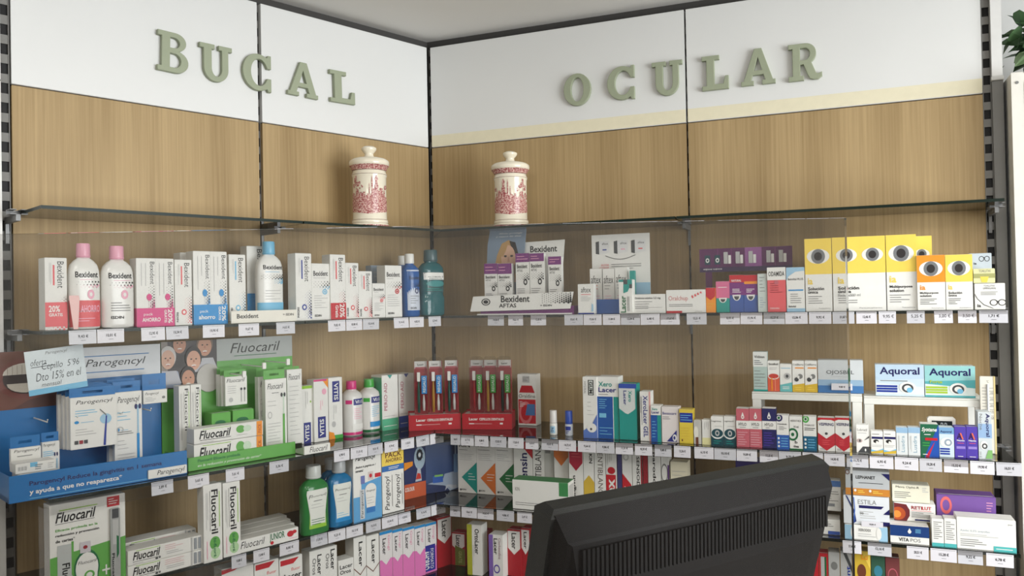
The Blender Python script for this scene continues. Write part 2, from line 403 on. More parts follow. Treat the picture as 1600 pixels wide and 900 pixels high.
for dz in (.01, .035, .058):
    B = MB(); B.lathe([(.004,0),(.004,.003)], mat('dgrey'), 10); q = B.build('latch_screw', la); q.location = (.22,-.0065,cz(.53)+dz); q.rotation_euler = (math.pi/2,0,0)

# ------------------------------------------------------------------ glass shelves, brackets, ticket rails
SHN = {'A': 'top jar', 'B': 'upper', 'C': 'middle', 'D': 'lower', 'E': 'bottom'}
def mitre(n):
    b = (-YW['L']-YW['R']).normalized(); P = b*(n/b.dot(-YW['L'])); return P
def shelf(w, row, part):
    n = NF[(w, row)]; s = 1 if w == 'R' else -1; a, b = SEAM[w]; th = .008; g = .002
    if part == 0:
        # front corner where the fronts of both wings meet
        nl, nr = NF[('L',row)], NF[('R',row)]
        # intersection of lines offset nl from L and nr from R (in this wall's frame)
        A = -YW['L']; Bv = -YW['R']; det = A.x*Bv.y-A.y*Bv.x
        P = Vector(((nl*Bv.y-nr*A.y)/det, (A.x*nr-Bv.x*nl)/det, 0))
        tc = P.dot(XW[w]); nc = -P.dot(YW[w])
        pts = [(s*.004, -.004), (tc+s*.0015, -nc), (a-s*g, -n), (a-s*g, -.004)]; x0, x1 = tc+s*.004, a-s*.004
    else:
        e = b+(s*.004 if w == 'R' else 0); pts = [(a+s*g, -.004), (a+s*g, -n), (e, -n), (e, -.004)]; x0, x1 = a+s*.004, e
    if w == 'R': pts = pts
    ar = sum(p[0]*q[1]-q[0]*p[1] for p, q in zip(pts, pts[1:]+pts[:1]))
    if ar < 0: pts = pts[::-1]
    side = 'left' if w == 'L' else 'right'; where = 'beside the corner' if part == 0 else 'at the outer end'
    o = None
    B = MB(); B.prism_xy(pts, -th, 0, GLASS, EDGE); o = B.build('glass_shelf'); at(o, w, 0, 0, ROW[row])
    tag(o, '%s glass shelf on the %s wall, %s' % (SHN[row], side, where), 'shelf', 'glass wall shelves')
    if row in 'CD' or (row == 'B' and w == 'R'):
        lo, hi = min(x0, x1), max(x0, x1)
        B = MB(); B.box(lo, hi, -n-.0022, -n-.0012, -.036, .0005, PLASTIC); B.box(lo, hi, -n-.0012, -n+.012, .0003, .0008, PLASTIC); B.build('ticket_rail', o)
for row in 'ABCDE':
    for w in 'LR':
        for part in (0, 1): shelf(w, row, part)
def bracket(w, row, t, lab):
    r = empty('shelf_bracket', w, t, 0, ROW[row]); tag(r, lab, 'bracket', 'steel shelf brackets')
    B = MB(); B.bevbox(-.005, .005, -.105, .004, -.026, -.0085, STEEL, .001); B.build('arm', r)
    B = MB()
    for sx in (-1, 1): 
        B.box(sx*.012-.007, sx*.012+.007, -.112, -.075, -.0105, -.0085, STEEL); B.box(sx*.012-.007, sx*.012+.007, -.112, -.078, .0005, .0022, STEEL)
    B.box(-.019, .019, -.075, -.072, -.0105, .0022, STEEL); B.build('clip', r)
    B = MB(); B.box(-.004, .004, -.004, .012, -.075, -.02, STEEL); B.build('wall_hook', r)
for row in 'ABCD':
    for w, t, nm in (('L', -1.383, 'at the left end'), ('L', -.687, 'at the left wall joint'), ('R', .957, 'at the right wall joint'), ('R', 1.822, 'at the right end')):
        bracket(w, row, t, 'steel bracket under the %s shelf, %s' % (SHN[row], nm))
# ceiling lamps (out of view) and counter
for i, (x, y) in enumerate(LAMPS):
    r = bpy.data.objects.new('ceiling_lamp', None); COL.objects.link(r); r.location = (x, y, CEIL-.022)
    tag(r, 'square ceiling lamp %s the camera' % ('ahead and left of','ahead and right of','added as fill behind and left of','added as fill behind and right of')[i], 'lamp', 'ceiling lamps')
    B = MB()
    for a in (0, 1, 2, 3):
        if a < 2: B.box(-.32, .32, (-.32, .29)[a], (-.29, .32)[a], .0, .021, mat('W'))
        else: B.box((-.32, .29)[a-2], (-.29, .32)[a-2], -.29, .29, .0, .021, mat('W'))
    B.build('frame', r)
r = bpy.data.objects.new('added_dark_cabinet', None); COL.objects.link(r); r.location = (.1, -3.15, 0); tag(r, 'dark low cabinet, added unseen behind the camera to darken screen reflections', 'cabinet')  # added out of view so the acrylic pane mirrors something dark
B = MB(); B.bevbox(-3.2, 3.2, -.2, .2, 0, 1.1, mat((52,40,32), .5), .004); B.build('body', r)
for k in range(6):
    B = MB(); B.bevbox(-3.15+k*1.05, -2.15+k*1.05, .2005, .22, .06, 1.04, mat((60,46,36), .5), .003); B.build('door', r)
r = bpy.data.objects.new('shop_counter', None); COL.objects.link(r); r.location = (-.3, 1.0, 0); tag(r, 'white shop counter below the monitor, in front of the shelves', 'counter')
B = MB(); B.bevbox(-1.25, 1.25, -.35, .38, .905, .94, mat((225,222,215), .35), .004); B.build('worktop', r)
B = MB(); B.bevbox(-1.2, 1.2, -.30, .33, 0, .9045, mat((215,212,205), .5), .004); B.build('body', r)
# ================================================================== LETTERS
def arc(cx, cy, rx, ry, a0, a1, n=12): return [(cx+rx*math.cos(math.radians(a0+(a1-a0)*k/n)), cy+ry*math.sin(math.radians(a0+(a1-a0)*k/n))) for k in range(n+1)]
GLY = {
 'L': [[(0,0),(.82,0),(.82,.38),(.72,.38),(.66,.15),(.38,.15),(.38,.88),(.54,.88),(.54,1),(0,1),(0,.88),(.14,.88),(.14,.12),(0,.12)]],
 'B': [[(0,0),(.48,0)]+arc(.50,.275,.34,.275,-90,78)+arc(.47,.77,.30,.23,-62,90)+[(0,1),(0,.88),(.11,.88),(.11,.12),(0,.12)],
       [(.33,.61),(.44,.61)]+arc(.44,.745,.16,.135,-90,90)+[(.33,.88)], [(.33,.12),(.46,.12)]+arc(.46,.30,.18,.18,-90,90)+[(.33,.48)]],
 'U': [[(0,1),(0,.88),(.11,.88)]+arc(.46,.36,.35,.36,180,360,20)+[(.81,.88),(.92,.88),(.92,1),(.54,1),(.54,.88),(.63,.88)]+arc(.48,.36,.15,.22,360,180,14)+[(.33,.88),(.42,.88),(.42,1)]],
 'C': [[(.86,1),(.77,1),(.74,.93)]+arc(.47,.5,.47,.5,62,298,26)+[(.74,.07),(.77,0),(.86,0),(.86,.36),(.75,.36)]+arc(.50,.5,.26,.37,318,42,22)+[(.75,.64),(.86,.64)]],
 'O': [arc(.5,.5,.48,.5,0,345,23), arc(.5,.5,.23,.38,0,345,23)],
 'A': [[(0,0),(.36,0),(.36,.11),(.28,.11),(.335,.27),(.655,.27),(.71,.11),(.62,.11),(.62,0),(1,0),(1,.11),(.93,.11),(.61,1),(.40,1),(.07,.11),(0,.11)], [(.375,.39),(.615,.39),(.495,.77)]],
 'R': [[(0,0),(.44,0),(.44,.12),(.34,.12),(.34,.43),(.44,.43),(.56,.13),(.62,.03),(.72,0),(.86,0),(.97,.07),(.97,.18),(.87,.14),(.80,.16),(.67,.46)]+arc(.50,.72,.31,.28,-58,90)+[(0,1),(0,.88),(.12,.88),(.12,.12),(0,.12)],
       [(.34,.54),(.48,.54)]+arc(.48,.71,.15,.17,-90,90)+[(.34,.88)]]}
def letter(ch, w, t0, t1, z0, z1, lab, grp, tilt=0.):
    cu = bpy.data.curves.new('wall_letter', 'CURVE'); cu.dimensions = '2D'; cu.fill_mode = 'BOTH'; cu.extrude = .006; cu.bevel_depth = .0016; cu.bevel_resolution = 1; cu.offset = -.0012
    allp = [p for s in GLY[ch] for p in s]; xm = max(p[0] for p in allp); xn = min(p[0] for p in allp)
    wd, h = t1-t0, z1-z0
    for sp in GLY[ch]:
        q = cu.splines.new('POLY'); q.points.add(len(sp)-1); q.use_cyclic_u = True
        for pt, (x, y) in zip(q.points, sp): pt.co = ((x-xn)/(xm-xn)*wd-wd/2, y*h, 0, 1)
    tmp = bpy.data.objects.new('wall_letter', cu); me = bpy.data.meshes.new_from_object(tmp)
    bpy.data.objects.remove(tmp); bpy.data.curves.remove(cu)
    me.transform(Matrix.Rotation(math.pi/2, 4, 'X')); me.materials.clear(); me.materials.append(mat('sage', .55, var=.03))
    for p in me.polygons: p.material_index = 0; p.use_smooth = False
    o = bpy.data.objects.new('wall_letter', me); COL.objects.link(o); at(o, w, (t0+t1)/2, .0078, z0); o.rotation_euler = (0, tilt, RZ[w])
    tag(o, lab, 'letter', grp)
for ch, x0, x1, xm, yt, yb, tl in (('B',245,293,269,51,113,.03),('U',312,362,338,71,128,.0),('C',379,423,401,84,141,0),('A',449,496,473,98,151,.02),('L',516,554,530,111,160,-.02)):
    n = .012; z0 = zy('L', tx('L', xm, n, 2.3), n, yb); z1 = zy('L', tx('L', xm, n, 2.3), n, yt); zm = (z0+z1)/2
    letter(ch, 'L', tx('L', x0, n, zm), tx('L', x1, n, zm), z0, z1, 'sage green raised letter %s on the left white panels' % ch, 'left wall sign letters', tl)
for ch, x0, x1, yt, yb in (('O',881,923,115,165),('C',949,991,104,156),('U',1019,1066,96,149),('L',1097,1138,87,140),('A',1158,1211,76,132),('R',1232,1284,68,125)):
    n = .012; xm = (x0+x1)/2; z0 = zy('R', tx('R', xm, n, 2.3), n, yb); z1 = zy('R', tx('R', xm, n, 2.3), n, yt); zm = (z0+z1)/2
    letter(ch, 'R', tx('R', x0, n, zm), tx('R', x1, n, zm), z0, z1, 'sage green raised letter %s on the right white panels' % ch, 'right wall sign letters')
# ================================================================== JARS
def toile_mat():
    M = bpy.data.materials.new('red_transfer_print'); M.use_nodes = True; nt = M.node_tree; p = nt.nodes['Principled BSDF']
    nz = nt.nodes.new('ShaderNodeTexNoise'); nz.inputs['Scale'].default_value = 240; nz.inputs['Detail'].default_value = 4
    cr = nt.nodes.new('ShaderNodeValToRGB'); e = cr.color_ramp.elements; e[0].position = .40; e[0].color = (*lin((150,60,66)), 1); e[1].position = .62; e[1].color = (*lin((225,190,178)), 1)
    tc = nt.nodes.new('ShaderNodeTexCoord'); nt.links.new(tc.outputs['Object'], nz.inputs['Vector']); nt.links.new(nz.outputs['Fac'], cr.inputs['Fac'])
    nt.links.new(cr.outputs['Color'], p.inputs['Base Color']); p.inputs['Roughness'].default_value = .2
    return M
TOILE = toile_mat(); GLAZE = mat((235,226,205), .14, var=.03, scale=12, spec=.6)
def jar(w, x0, x1, yt, yb, n, lab, flip):
    z = ROW['A']; tm = tx(w, (x0+x1)/2, n, z+.12); h = zy(w, tm, n, yt)-z; R = (tx(w, x1, n, z+.1)-tx(w, x0, n, z+.1))/2*(.94 if w == 'R' else 1)
    R = .066
    r = empty('apothecary_jar', w, tm, n, z+.0005, -.65 if w == 'L' else .38); tag(r, lab, 'jar', 'ceramic apothecary jars')
    k = h/.27; s = R/.068
    prof = [(.058,0),(.063,.003),(.0635,.012),(.060,.016),(.0615,.020),(.0605,.026),(.0575,.031),(.0570,.06),(.0565,.12),(.0570,.165),(.0595,.172),(.0595,.177),(.0565,.181),(.0560,.188)]
    B = MB(); B.lathe([(a*s, b*k) for a, b in prof], GLAZE, 48); o = B.build('body', r, True); smooth_angle(o, 50)
    lid = [(.0565,.1885),(.0600,.194),(.0605,.198),(.0665,.204),(.0685,.211),(.0675,.219),(.058,.226),(.040,.2305),(.018,.233),(.0150,.240),(.0150,.246),(.022,.253),(.0255,.259),(.025,.264),(.017,.2685),(.004,.270)]
    B = MB(); B.lathe([(a*s, b*k) for a, b in lid], GLAZE, 48); L = B.build('lid', r, True); smooth_angle(L, 50)
    B = MB(); B.lathe([(.0572*s, .1885*k), (.0606*s, .1945*k), (.0611*s, .1975*k), (.0672*s, .2035*k)], TOILE, 48, close=False); B.build('patterned_rim', L, True)
    for zz in (.0165, .0262, .1735, .1865): 
        B = MB()
        rr = {.0165:.0604,.0262:.0609,.1735:.0599,.1865:.0566}[zz]; B.lathe([(rr*s, zz*k), (rr*s, (zz+.0012)*k)], mat((120,80,70), .3), 48, close=False); B.build('painted_line', r, True)
    B = MB(); B.lathe([(.0640*s,.004*k),(.0640*s,.010*k)], TOILE, 48, close=False)
    B.build('patterned_foot', r, True)
    # landscape scene wrapped on the front of the cylinder
    B = MB(); f = -1 if flip else 1
    def mp(u, v): v = .044+(v-.052)*1.28; a = -math.pi/2+f*u*1.5; q = .0580*s; return (q*math.cos(a), q*math.sin(a), v*k)
    def blob(pts):
        pts = pts if f > 0 else pts[::-1]
        B.add([mp(*p) for p in pts], [tuple(range(len(pts)))], TOILE)
    rnd = random.Random(3 if flip else 5)
    for i in range(26):        # ground, in strips with a ragged skyline
        u0 = -.95+i*1.9/26; u1 = u0+1.9/26; c = 1-abs((u0+u1)/2)**3*.5
        lo = .052+.008*abs((u0+u1)/2); hi = .052+(.045+.012*rnd.random()+(.012 if u0 > .1 else 0))*c
        blob([(u0,lo),(u1,lo),(u1,hi),(u0,hi)])
    for (u, wd2, z0, z1) in ((.30,.16,.09,.125),(.30,.10,.125,.138),(.12,.05,.08,.135),(.52,.14,.08,.118),(.02,.03,.08,.128),(.68,.06,.08,.112)):
        blob([(u-wd2/2,z0),(u+wd2/2,z0),(u+wd2/2,z1),(u-wd2/2,z1)])
    blob([(.22,.138),(.38,.138),(.30,.152)]); blob([(.09,.135),(.15,.135),(.12,.148)])
    for (u, v, q) in ((-.55,.133,.07),(-.70,.126,.06),(-.42,.128,.05),(-.60,.142,.05),(-.3,.118,.03),(.78,.122,.06),(-.5,.105,.08),(-.75,.10,.07)):
        for e in range(3):
            uu, vv = u+rnd.uniform(-.07, .07), v+rnd.uniform(-.006, .006)
            blob([(uu+q*1.3*math.cos(g*.9)*(.6+.5*rnd.random()), vv+q*.10*math.sin(g*.9)*(.6+.5*rnd.random())) for g in range(7)])
    blob([(-.57,.09),(-.53,.09),(-.55,.14)])
    B.build('painted_landscape', r)
jar('L', 544, 611, 229, 350, .13, 'cream lidded apothecary jar with red landscape on the left wall shelf', False)
jar('R', 767, 829, 237, 353, .13, 'cream lidded apothecary jar with red landscape on the right wall shelf', True)
# ================================================================== PLANT
r = empty('potted_plant', 'R', 2.03, -.12, cz(.606)); tag(r, 'green leafy plant in a dark pot on the right cabinet', 'plant')
B = MB(); B.lathe([(.06,0),(.075,.01),(.09,.09),(.095,.10),(.085,.10),(.08,.085)], mat((60,55,62), .5), 24); B.build('pot', r, True)
LEAF = mat((84,116,76), .4, var=.35, scale=18); LEAF2 = mat((140,164,124), .4, var=.25, scale=18)
lb = MB(); 
vs = []; prof = [(0,.0),(.018,.012),(.028,.03),(.026,.05),(.012,.07),(0,.082)]
vs = [(0,0,0),(.018,.012,.004),(.028,.032,.006),(.024,.055,.004),(0,.082,-.006),(-.024,.055,.004),(-.028,.032,.006),(-.018,.012,.004),(0,.03,-.002),(0,.055,-.003)]
fs = [(0,1,8),(1,2,8),(2,9,8),(2,3,9),(3,4,9),(4,5,9),(5,6,9),(6,8,9),(6,7,8),(7,0,8)]
def leafmesh(mt):
    q = MB(); q.add(vs, fs, mt); o = q.build('leaf'); me = o.data; bpy.data.objects.remove(o); return me
LM = [leafmesh(LEAF), leafmesh(LEAF2), leafmesh(LEAF)]
rnd = random.Random(11)
for i in range(90):
    a = rnd.uniform(0, 6.283); el = rnd.uniform(-.05, 1.2); rr = rnd.uniform(.05, .16)
    o = bpy.data.objects.new('leaf', LM[i % 3]); COL.objects.link(o); o.parent = r
    o.location = (rr*math.cos(a)*math.cos(el), rr*math.sin(a)*math.cos(el)*.8, .075+rr*math.sin(el)*.95)
    o.rotation_euler = (rnd.uniform(-1.0, 1.0), rnd.uniform(-.8, .8), a-1.57+rnd.uniform(-.6, .6)); k = rnd.uniform(.6, 1.0); o.scale = (k, k, k)
B = MB()
for i in range(14):
    a = rnd.uniform(0, 6.283); B.tube([(0,0,.07), (.05*math.cos(a),.05*math.sin(a),.13), (.11*math.cos(a),.1*math.sin(a),.16)], .002, LEAF, 5)
B.build('stems', r)

# ================================================================== UPPER SHELF, LEFT WALL
def bexv(dot='coral', extra=()):   # vertical lettering, halftone and tooth roundel
    return [('t','Bexident',.56,.58,.86,.95,'K','d'), ('l',.18,.62,.30,.93,2,'LG'), ('r',.36,.62,.44,.90,dot), ('d',.55,.03,.97,.42,5,9,dot), ('d',.72,.10,.98,.46,3,8,'K'),
            ('c',.52,.20,.15,.045,dot), ('c',.52,.20,.08,.024,'W'), ('t','ISDIN',.08,.05,.20,.20,'K','bd')]+list(extra)
def bexh(dot='coral'):
    return [('t','Bexident',.10,.78,.88,.87,'K','b'), ('l',.1,.72,.8,.77,1,'LG'), ('d',.08,.57,.98,.69,11,2,'K'), ('d',.40,.54,.98,.60,8,1,dot), ('o',.70,.50,.13,.05,.6,dot), ('c',.70,.50,.05,.02,dot),
            ('l',.12,.20,.85,.45,6,'LG'), ('t','ISDIN',.14,.06,.50,.10,'K','b')]
GB = 'white dental cartons on the upper shelf'
carton('L','B',70,105,403,'white carton with coral band reading 20% at the far left of the upper shelf', bexv('coral', [('r',0,.05,1,.385,'coral'),('t','20%',.16,.25,.66,.34,'W','b'),('t','GRATIS',.16,.19,.78,.235,'W','b'),('d',.02,.0,.98,.05,10,1,'coral')]), n=.215, dep=.05, group=GB)
def bexb(c): return [('t','Bexident',.14,.80,.92,.90,'K','b'), ('l',.3,.755,.88,.775,1,'pinkl'), ('d',.16,.66,.98,.75,14,1,'K'), ('d',.30,.63,.98,.68,10,1,'pinkl'), ('c',.66,.52,.12,.08,c), ('c',.66,.52,.05,.035,'W'), ('l',.2,.22,.85,.40,4,'G')]
r = bottle('L','B',105.5,155,381,'white mouthwash bottle with pink cap and coral savings sleeve','rinse','W','pinkl',bexb('pinkl')+[('r',-.1,-.02,1.1,.42,'coral'),('t','AHORRO',.30,.22,.98,.34,'pinkl','b'),('l',.2,.06,.9,.14,2,'pinkl')], lz=(.04,.74), lw=.92, n=.215, group='white pink-capped bottles')
B = MB(); q = .0
B.prism_xz([(-.034,.001),(-.024,.001),(-.020,.075),(-.022,.082),(-.043,.082),(-.043,.075)], -.036, -.0335, mat((235,190,185), .35)); t_ = B.build('gift_tube', r)
bottle('L','B',157,207.5,385,'white mouthwash bottle with pink cap and bare white body','rinse','W','pinkl',bexb('pinkl')+[('t','ISDIN',.2,.10,.62,.15,'K','b')], lz=(.04,.74), lw=.92, n=.215, group='white pink-capped bottles')
def pair(c, big): return [('t','Bexident',.36,.62,.48,.95,'K','d'), ('t','Bexident',.84,.62,.96,.95,'K','d'), ('l',.08,.45,.3,.93,2,'LG'), ('l',.55,.45,.78,.93,2,'LG'), ('r',.5,.28,.505,1,'LG'),
   ('d',.30,.27,.48,.60,4,8,'K'), ('d',.78,.27,.97,.60,4,8,'K'), ('d',.30,.26,.48,.40,4,4,c), ('d',.78,.26,.97,.40,4,4,c), ('c',.33,.43,.07,.05,c), ('c',.82,.43,.07,.05,c), ('r',-.005,0,1.005,.27,c), ('t','pack',.18,.15,.42,.20,'W',''), ('t',big,.14,.07,.62,.13,'W','b'), ('t','20%',.82,.04,.94,.25,'W','bd'), ('t','GRATIS',.72,.05,.79,.24,'W','bd')]
carton('L','B',213,272,404,'twin carton pack with magenta savings band at its base', pair('pink','AHORRO'), n=.205, dep=.045, side=('pink',.27))
carton('L','B',273,300,406,'plain white carton with pink strip right of the magenta twin pack', bexv('coral'), n=.205, dep=.045, group=GB)
carton('L','B',282,299,395,'tall white carton mostly hidden behind the blue twin pack', [('l',.2,.3,.8,.9,4,'LG')], n=.13, dep=.045, group=GB)
carton('L','B',302,355,393,'twin carton pack with bright blue savings band at its base', pair('blue','ahorro'), n=.205, dep=.045, side=('blue',.27))
carton('L','B',358,384,398,'white carton with teal strip standing in the left of the cream tray', bexv('lblue'), n=.185, dep=.04, group=GB, z=ROW['B']+.005)
carton('L','B',386,424,385,'tall white and blue carton half hidden behind the blue-capped bottle', [('t','Bexident',.42,.55,.62,.96,'K','d'),('r',0,0,1,.36,'blue')], n=.125, dep=.04, group=GB, z=ROW['B']+.005)
bottle('L','B',400,440,378,'white mouthwash bottle with light blue cap in the cream tray','rinse','W','lblue',[('t','Bexident',.14,.86,.95,.94,'K','b'),('l',.2,.80,.8,.83,1,'sky'),('d',.05,.68,.98,.77,14,2,'K'),('d',.55,.60,.98,.70,6,3,'lblue'),('l',.2,.3,.85,.5,4,'LG'),('r',-.1,0,1.1,.26,'lblue'),('t','ISDIN',.5,.05,.92,.10,'K','b')], lz=(.04,.74), lw=.94, n=.185, z=ROW['B']+.005)
r = empty('counter_tray','L',0,0,ROW['B']+.0005); a0, a1 = tx('L',361,.225,1.55), tx('L',463,.225,1.55); r.location = WP('L',(a0+a1)/2,.225,ROW['B']+.0005); h = (a1-a0)/2; tag(r,'low cream display tray with black lettering on the upper left shelf','tray')
B = MB(); B.box(-h+.012,h,.002,.10,0,.003,mat('cream')); B.build('base', r)
B = MB(); B.bevbox(-h,h,-.002,.002,0,.034,mat((238,234,222)),.0006); q = B.build('front_lip', r); prints(q,2*h,.034,[('t','Bexident',.08,.38,.40,.75,'K','b'),('t','= ISDIN',.78,.50,.95,.70,'K','b')],(0,-.002,0))
carton('L','B',462,487,396,'tall white carton with navy roundel right of the cream tray', bexv('dblue'), n=.215, group=GB)
carton('L','B',487,516,412,'squat white carton with light blue roundel beside the tall navy one', bexh('lblue'), n=.21, group=GB)
carton('L','B',516,540,398,'white carton with red base band reading 20%', bexv('coral',[('r',0,0,1,.255,'red'),('t','20%',.58,.03,.90,.24,'W','bd'),('t','Gratis',.30,.03,.50,.22,'W','bd')]), n=.215, group=GB)
carton('L','B',540,560.5,411,'white carton with pale red dots right of the red-banded carton', bexv('coral'), n=.215, group=GB)
carton('L','B',560.5,581.5,424,'shorter white carton with pale red dots, left of the smallest white carton', bexv('coral'), n=.215, group=GB)
carton('L','B',582,602,443,'smallest white carton in the upper left row', bexh('coral'), n=.215, group=GB)
carton('L','B',580,603,415,'grey-white carton standing behind the smallest white carton', [('l',.2,.6,.8,.9,4,'LG')], col='bluegrey', n=.13, dep=.03, group=GB)
carton('L','B',602,628,415,'white carton with small red roundel left of the blue mouthwash', bexh('red'), n=.215, group=GB)
bottle('L','B',628,652,397,'blue mouthwash bottle with white cap and pale label','round',(30,90,160),'W',[('r',0,0,1,1,(205,212,225)),('t','Bexident',.1,.76,.9,.85,'K',''),('d',.05,.58,.95,.68,9,2,'K'),('o',.6,.48,.14,.07,.6,'navy'),('l',.15,.15,.8,.38,4,'G'),('t','ISDIN',.15,.03,.55,.08,'K','b')], lz=(.10,.74), lw=.80, n=.225)
bottle('L','B',618,640,400,'second blue white-capped bottle mostly hidden behind the first','round',(30,90,160),'W', n=.12)
bottle('L','B',656,690,391,'dark teal mouthwash bottle with black and white label near the corner','waist',(22,92,98),(60,90,95),[('r',0,.0,1,1,(30,75,80)),('r',.02,.62,.98,.98,'W'),('t','LISTERINE',.05,.74,.95,.92,'K','b'),('t','MENTOL',.2,.64,.8,.71,'dteal',''),('c',.5,.42,.42,.16,(60,140,140)),('l',.1,.05,.9,.22,2,'teal')], lz=(.36,.66), lw=.96, n=.235, gloss=.08)
# ================================================================== UPPER SHELF, RIGHT WALL
# white and purple counter display with a woman's portrait card
n = .225; a0, a1 = tx('R',737,n,1.56), tx('R',898,n,1.56); tm = (a0+a1)/2; h = (a1-a0)/2
r = empty('counter_display','R',tm,n,ROW['B']+.0005); tag(r,'white and purple counter display with a portrait card on the upper shelf','display stand')
B = MB(); B.box(-h+.03,h-.005,.006,.11,0,.026,mat('purple')); B.box(-h+.025,h-.01,-.012,.11,0,.004,mat('W')); B.build('base', r)
B = MB(); B.prism_xz([(-h,.012),(h-.012,.018),(h,.072),(-h+.012,.062)], -.012, -.008, mat('W')); q = B.build('front_lip', r)
prints(q,2*h,.062,[('o',.16,.54,.045,.19,.75,'K'),('c',.16,.54,.025,.1,'K'),('t','Bexident',.31,.50,.59,.86,'K','b'),('t','AFTAS',.29,.22,.46,.44,'K','b'),('d',.70,.42,.985,.95,14,5,'K'),('t','= ISDIN',.69,.26,.80,.36,'K','b')],(0,-.012,.010))
hc = zy('R',tm,n-.09,377)-ROW['B']; c0 = tx('R',752,n-.09,1.7)-tm; c1 = tx('R',883,n-.09,1.7)-tm
B = MB(); B.prism_xz([(c0+.03,.02),(c1-.02,.02),(c1,hc),(c0+.05,hc-.006),(c0+.02,hc-.09)], .09, .093, mat('W')); q = B.build('back_card', r)
prints(q,.1,.04,[('t','Bexident',.02,.40,.98,.95,'K','b'),('t','AFTAS',.02,.02,.55,.30,'K','b')],(c1-.075,.09,hc-.055))
hp = zy('R',tm,n-.075,358)-ROW['B']; p0 = tx('R',758,n-.075,1.7)-tm; p1 = tx('R',824,n-.075,1.7)-tm; pw = p1-p0
B = MB(); B.prism_xz([(p0,.026),(p1-.03,.026),(p1,hp),(p0+.022,hp),(p0+.012,hp-.05)], .072, .0745, mat((128,146,166))); q = B.build('portrait_card', r)
prints(q,pw,hp,[('t','Alivia, protege',.35,.945,.90,.97,'W','i'),('t','y repara las aftas',.28,.91,.88,.935,'W','i'),
 ('p',[(.22,0.520),(.30,0.700),(.42,0.840),(.58,0.880),(.74,0.840),(.80,0.700),(.80,0.520),(.72,0.380),(.3,0.380)],'blond'),('p',[(.60,0.870),(.74,0.850),(.82,0.680),(.80,0.480),(.72,0.480),(.70,0.680)],'hair'),
 ('c',.57,0.660,.17,.16,(222,178,150)),('p',[(.40,0.700),(.44,0.800),(.58,0.860),(.52,0.760),(.44,0.680)],'blond'),('c',.50,0.690,.035,.012,'hair'),('c',.65,0.690,.035,.012,'hair'),('p',[(.56,0.680),(.585,0.680),(.60,0.620),(.55,0.620)],(200,150,125)),('c',.58,0.570,.06,.014,(180,80,80)),('p',[(.42,0.380),(.74,0.380),(.68,0.540),(.48,0.540)],(222,178,150))],(p0+pw/2,.072,0))
for i, (x0, x1, yt, yw) in enumerate(((757,777.5,412,424),(778,800,412,424),(806,827.5,396,407),(828,850.5,396,406),(857,877.5,401,411))):
    zb = zy('R',tx('R',(x0+x1)/2,n-.03,1.57),n-.03,462); f = (462-yw)/(462-yt)
    carton('R','B',x0,x1,yt,'slim white carton with purple top, %s from the left in the portrait display' % ('first','second','third','fourth','fifth')[i],
      [('r',0,f,1,1,'purple'),('t','Bexident',.1,f*.86,.85,f*.95,'K','b'),('t','AFTAS',.1,f*.78,.5,f*.84,'K',''),('d',.1,f*.60,.98,f*.76,9,3,'K'),('o',.7,f*.55,.14,.06,.5,'K'),('l',.1,f*.15,.75,f*.42,6,'G'),('t','ISDIN',.12,f*.03,.5,f*.08,'K','b'),('l',.1,f+.2*(1-f),.9,f+.8*(1-f),2,'pinkl')], n=n-.03, dep=.022, group='purple-topped cartons in the portrait display', z=ROW['B']+.0265)
aft = [('t','aftex',.2,.72,.82,.90,'K',''),('l',.2,.62,.8,.68,1,'coral'),('l',.2,.42,.8,.6,4,'LG'),('p',[(.82,.08),(.96,.08),(.96,.30),(.86,.36)],'sky'),('r',0,0,1,.04,'dblue')]
carton('R','B',903,928,444,'small white carton in front of the white poster display', aft, n=.232, dep=.03)
n = .17; a0, a1 = tx('R',919,n,1.65), tx('R',1011,n,1.65); tm = (a0+a1)/2; h = (a1-a0)/2; hh = zy('R',tm,n-.05,366)-ROW['B']
r = empty('poster_display','R',tm,n,ROW['B']+.0005); tag(r,'white poster display picturing three small boxes with blue tray','display stand')
B = MB(); B.box(-h,h,.05,.053,0,hh,mat('W')); q = B.build('back_card', r)
prints(q,2*h,hh,sum([[('p',[(x,.76),(x+.06,.75),(x+.06,.92),(x,.91)],'dgrey'),('p',[(x+.06,.75),(x+.24,.77),(x+.24,.92),(x+.06,.92)],(225,225,225)),('t','aftex',x+.11,.87,x+.22,.90,'K',''),('r',x+.12,.80,x+.19,.815,c)] for x, c in ((.07,'dblue'),(.39,'pinkl'),(.69,'coral'))],[])
  +[('p',[(.24+.52*k/10,.735-.05*math.sin(math.pi*k/10)) for k in range(11)]+[(.24+.52*k/10,.725-.05*math.sin(math.pi*k/10)) for k in range(10,-1,-1)],'G'),('t','ALIVIA',.16,.60,.30,.625,'coral',''),('t','el DOLOR',.13,.565,.30,.59,'coral',''),('l',.34,.55,.88,.63,3,'G'),('r',0,0,1,.38,'sky')],(0,.05,0))
B = MB(); B.box(-h+.01,h-.005,-.004,.05,0,.004,mat('dblue')); B.box(-h+.01,h*.62,-.005,-.003,0,.045,mat((32,96,180))); B.build('tray', r)
for i, (x0, x1, yt) in enumerate(((922,941,420),(942,960.5,420),(961,981,418))):
    carton('R','B',x0,x1,yt,'white carton in the poster display tray, %s of three' % ('left','middle','right')[i], [('t','aftex',.1,.66,.9,.84,'K',''),('l',.15,.5,.85,.64,2,('coral','G','bluegrey')[i]),('l',.15,.2,.8,.4,3,'pinkl'),('c',.75,.16,.2,.06,('W','sky','sky')[i])], n=.165, dep=.03, group='cartons in the poster tray', z=ROW['B']+.0047)
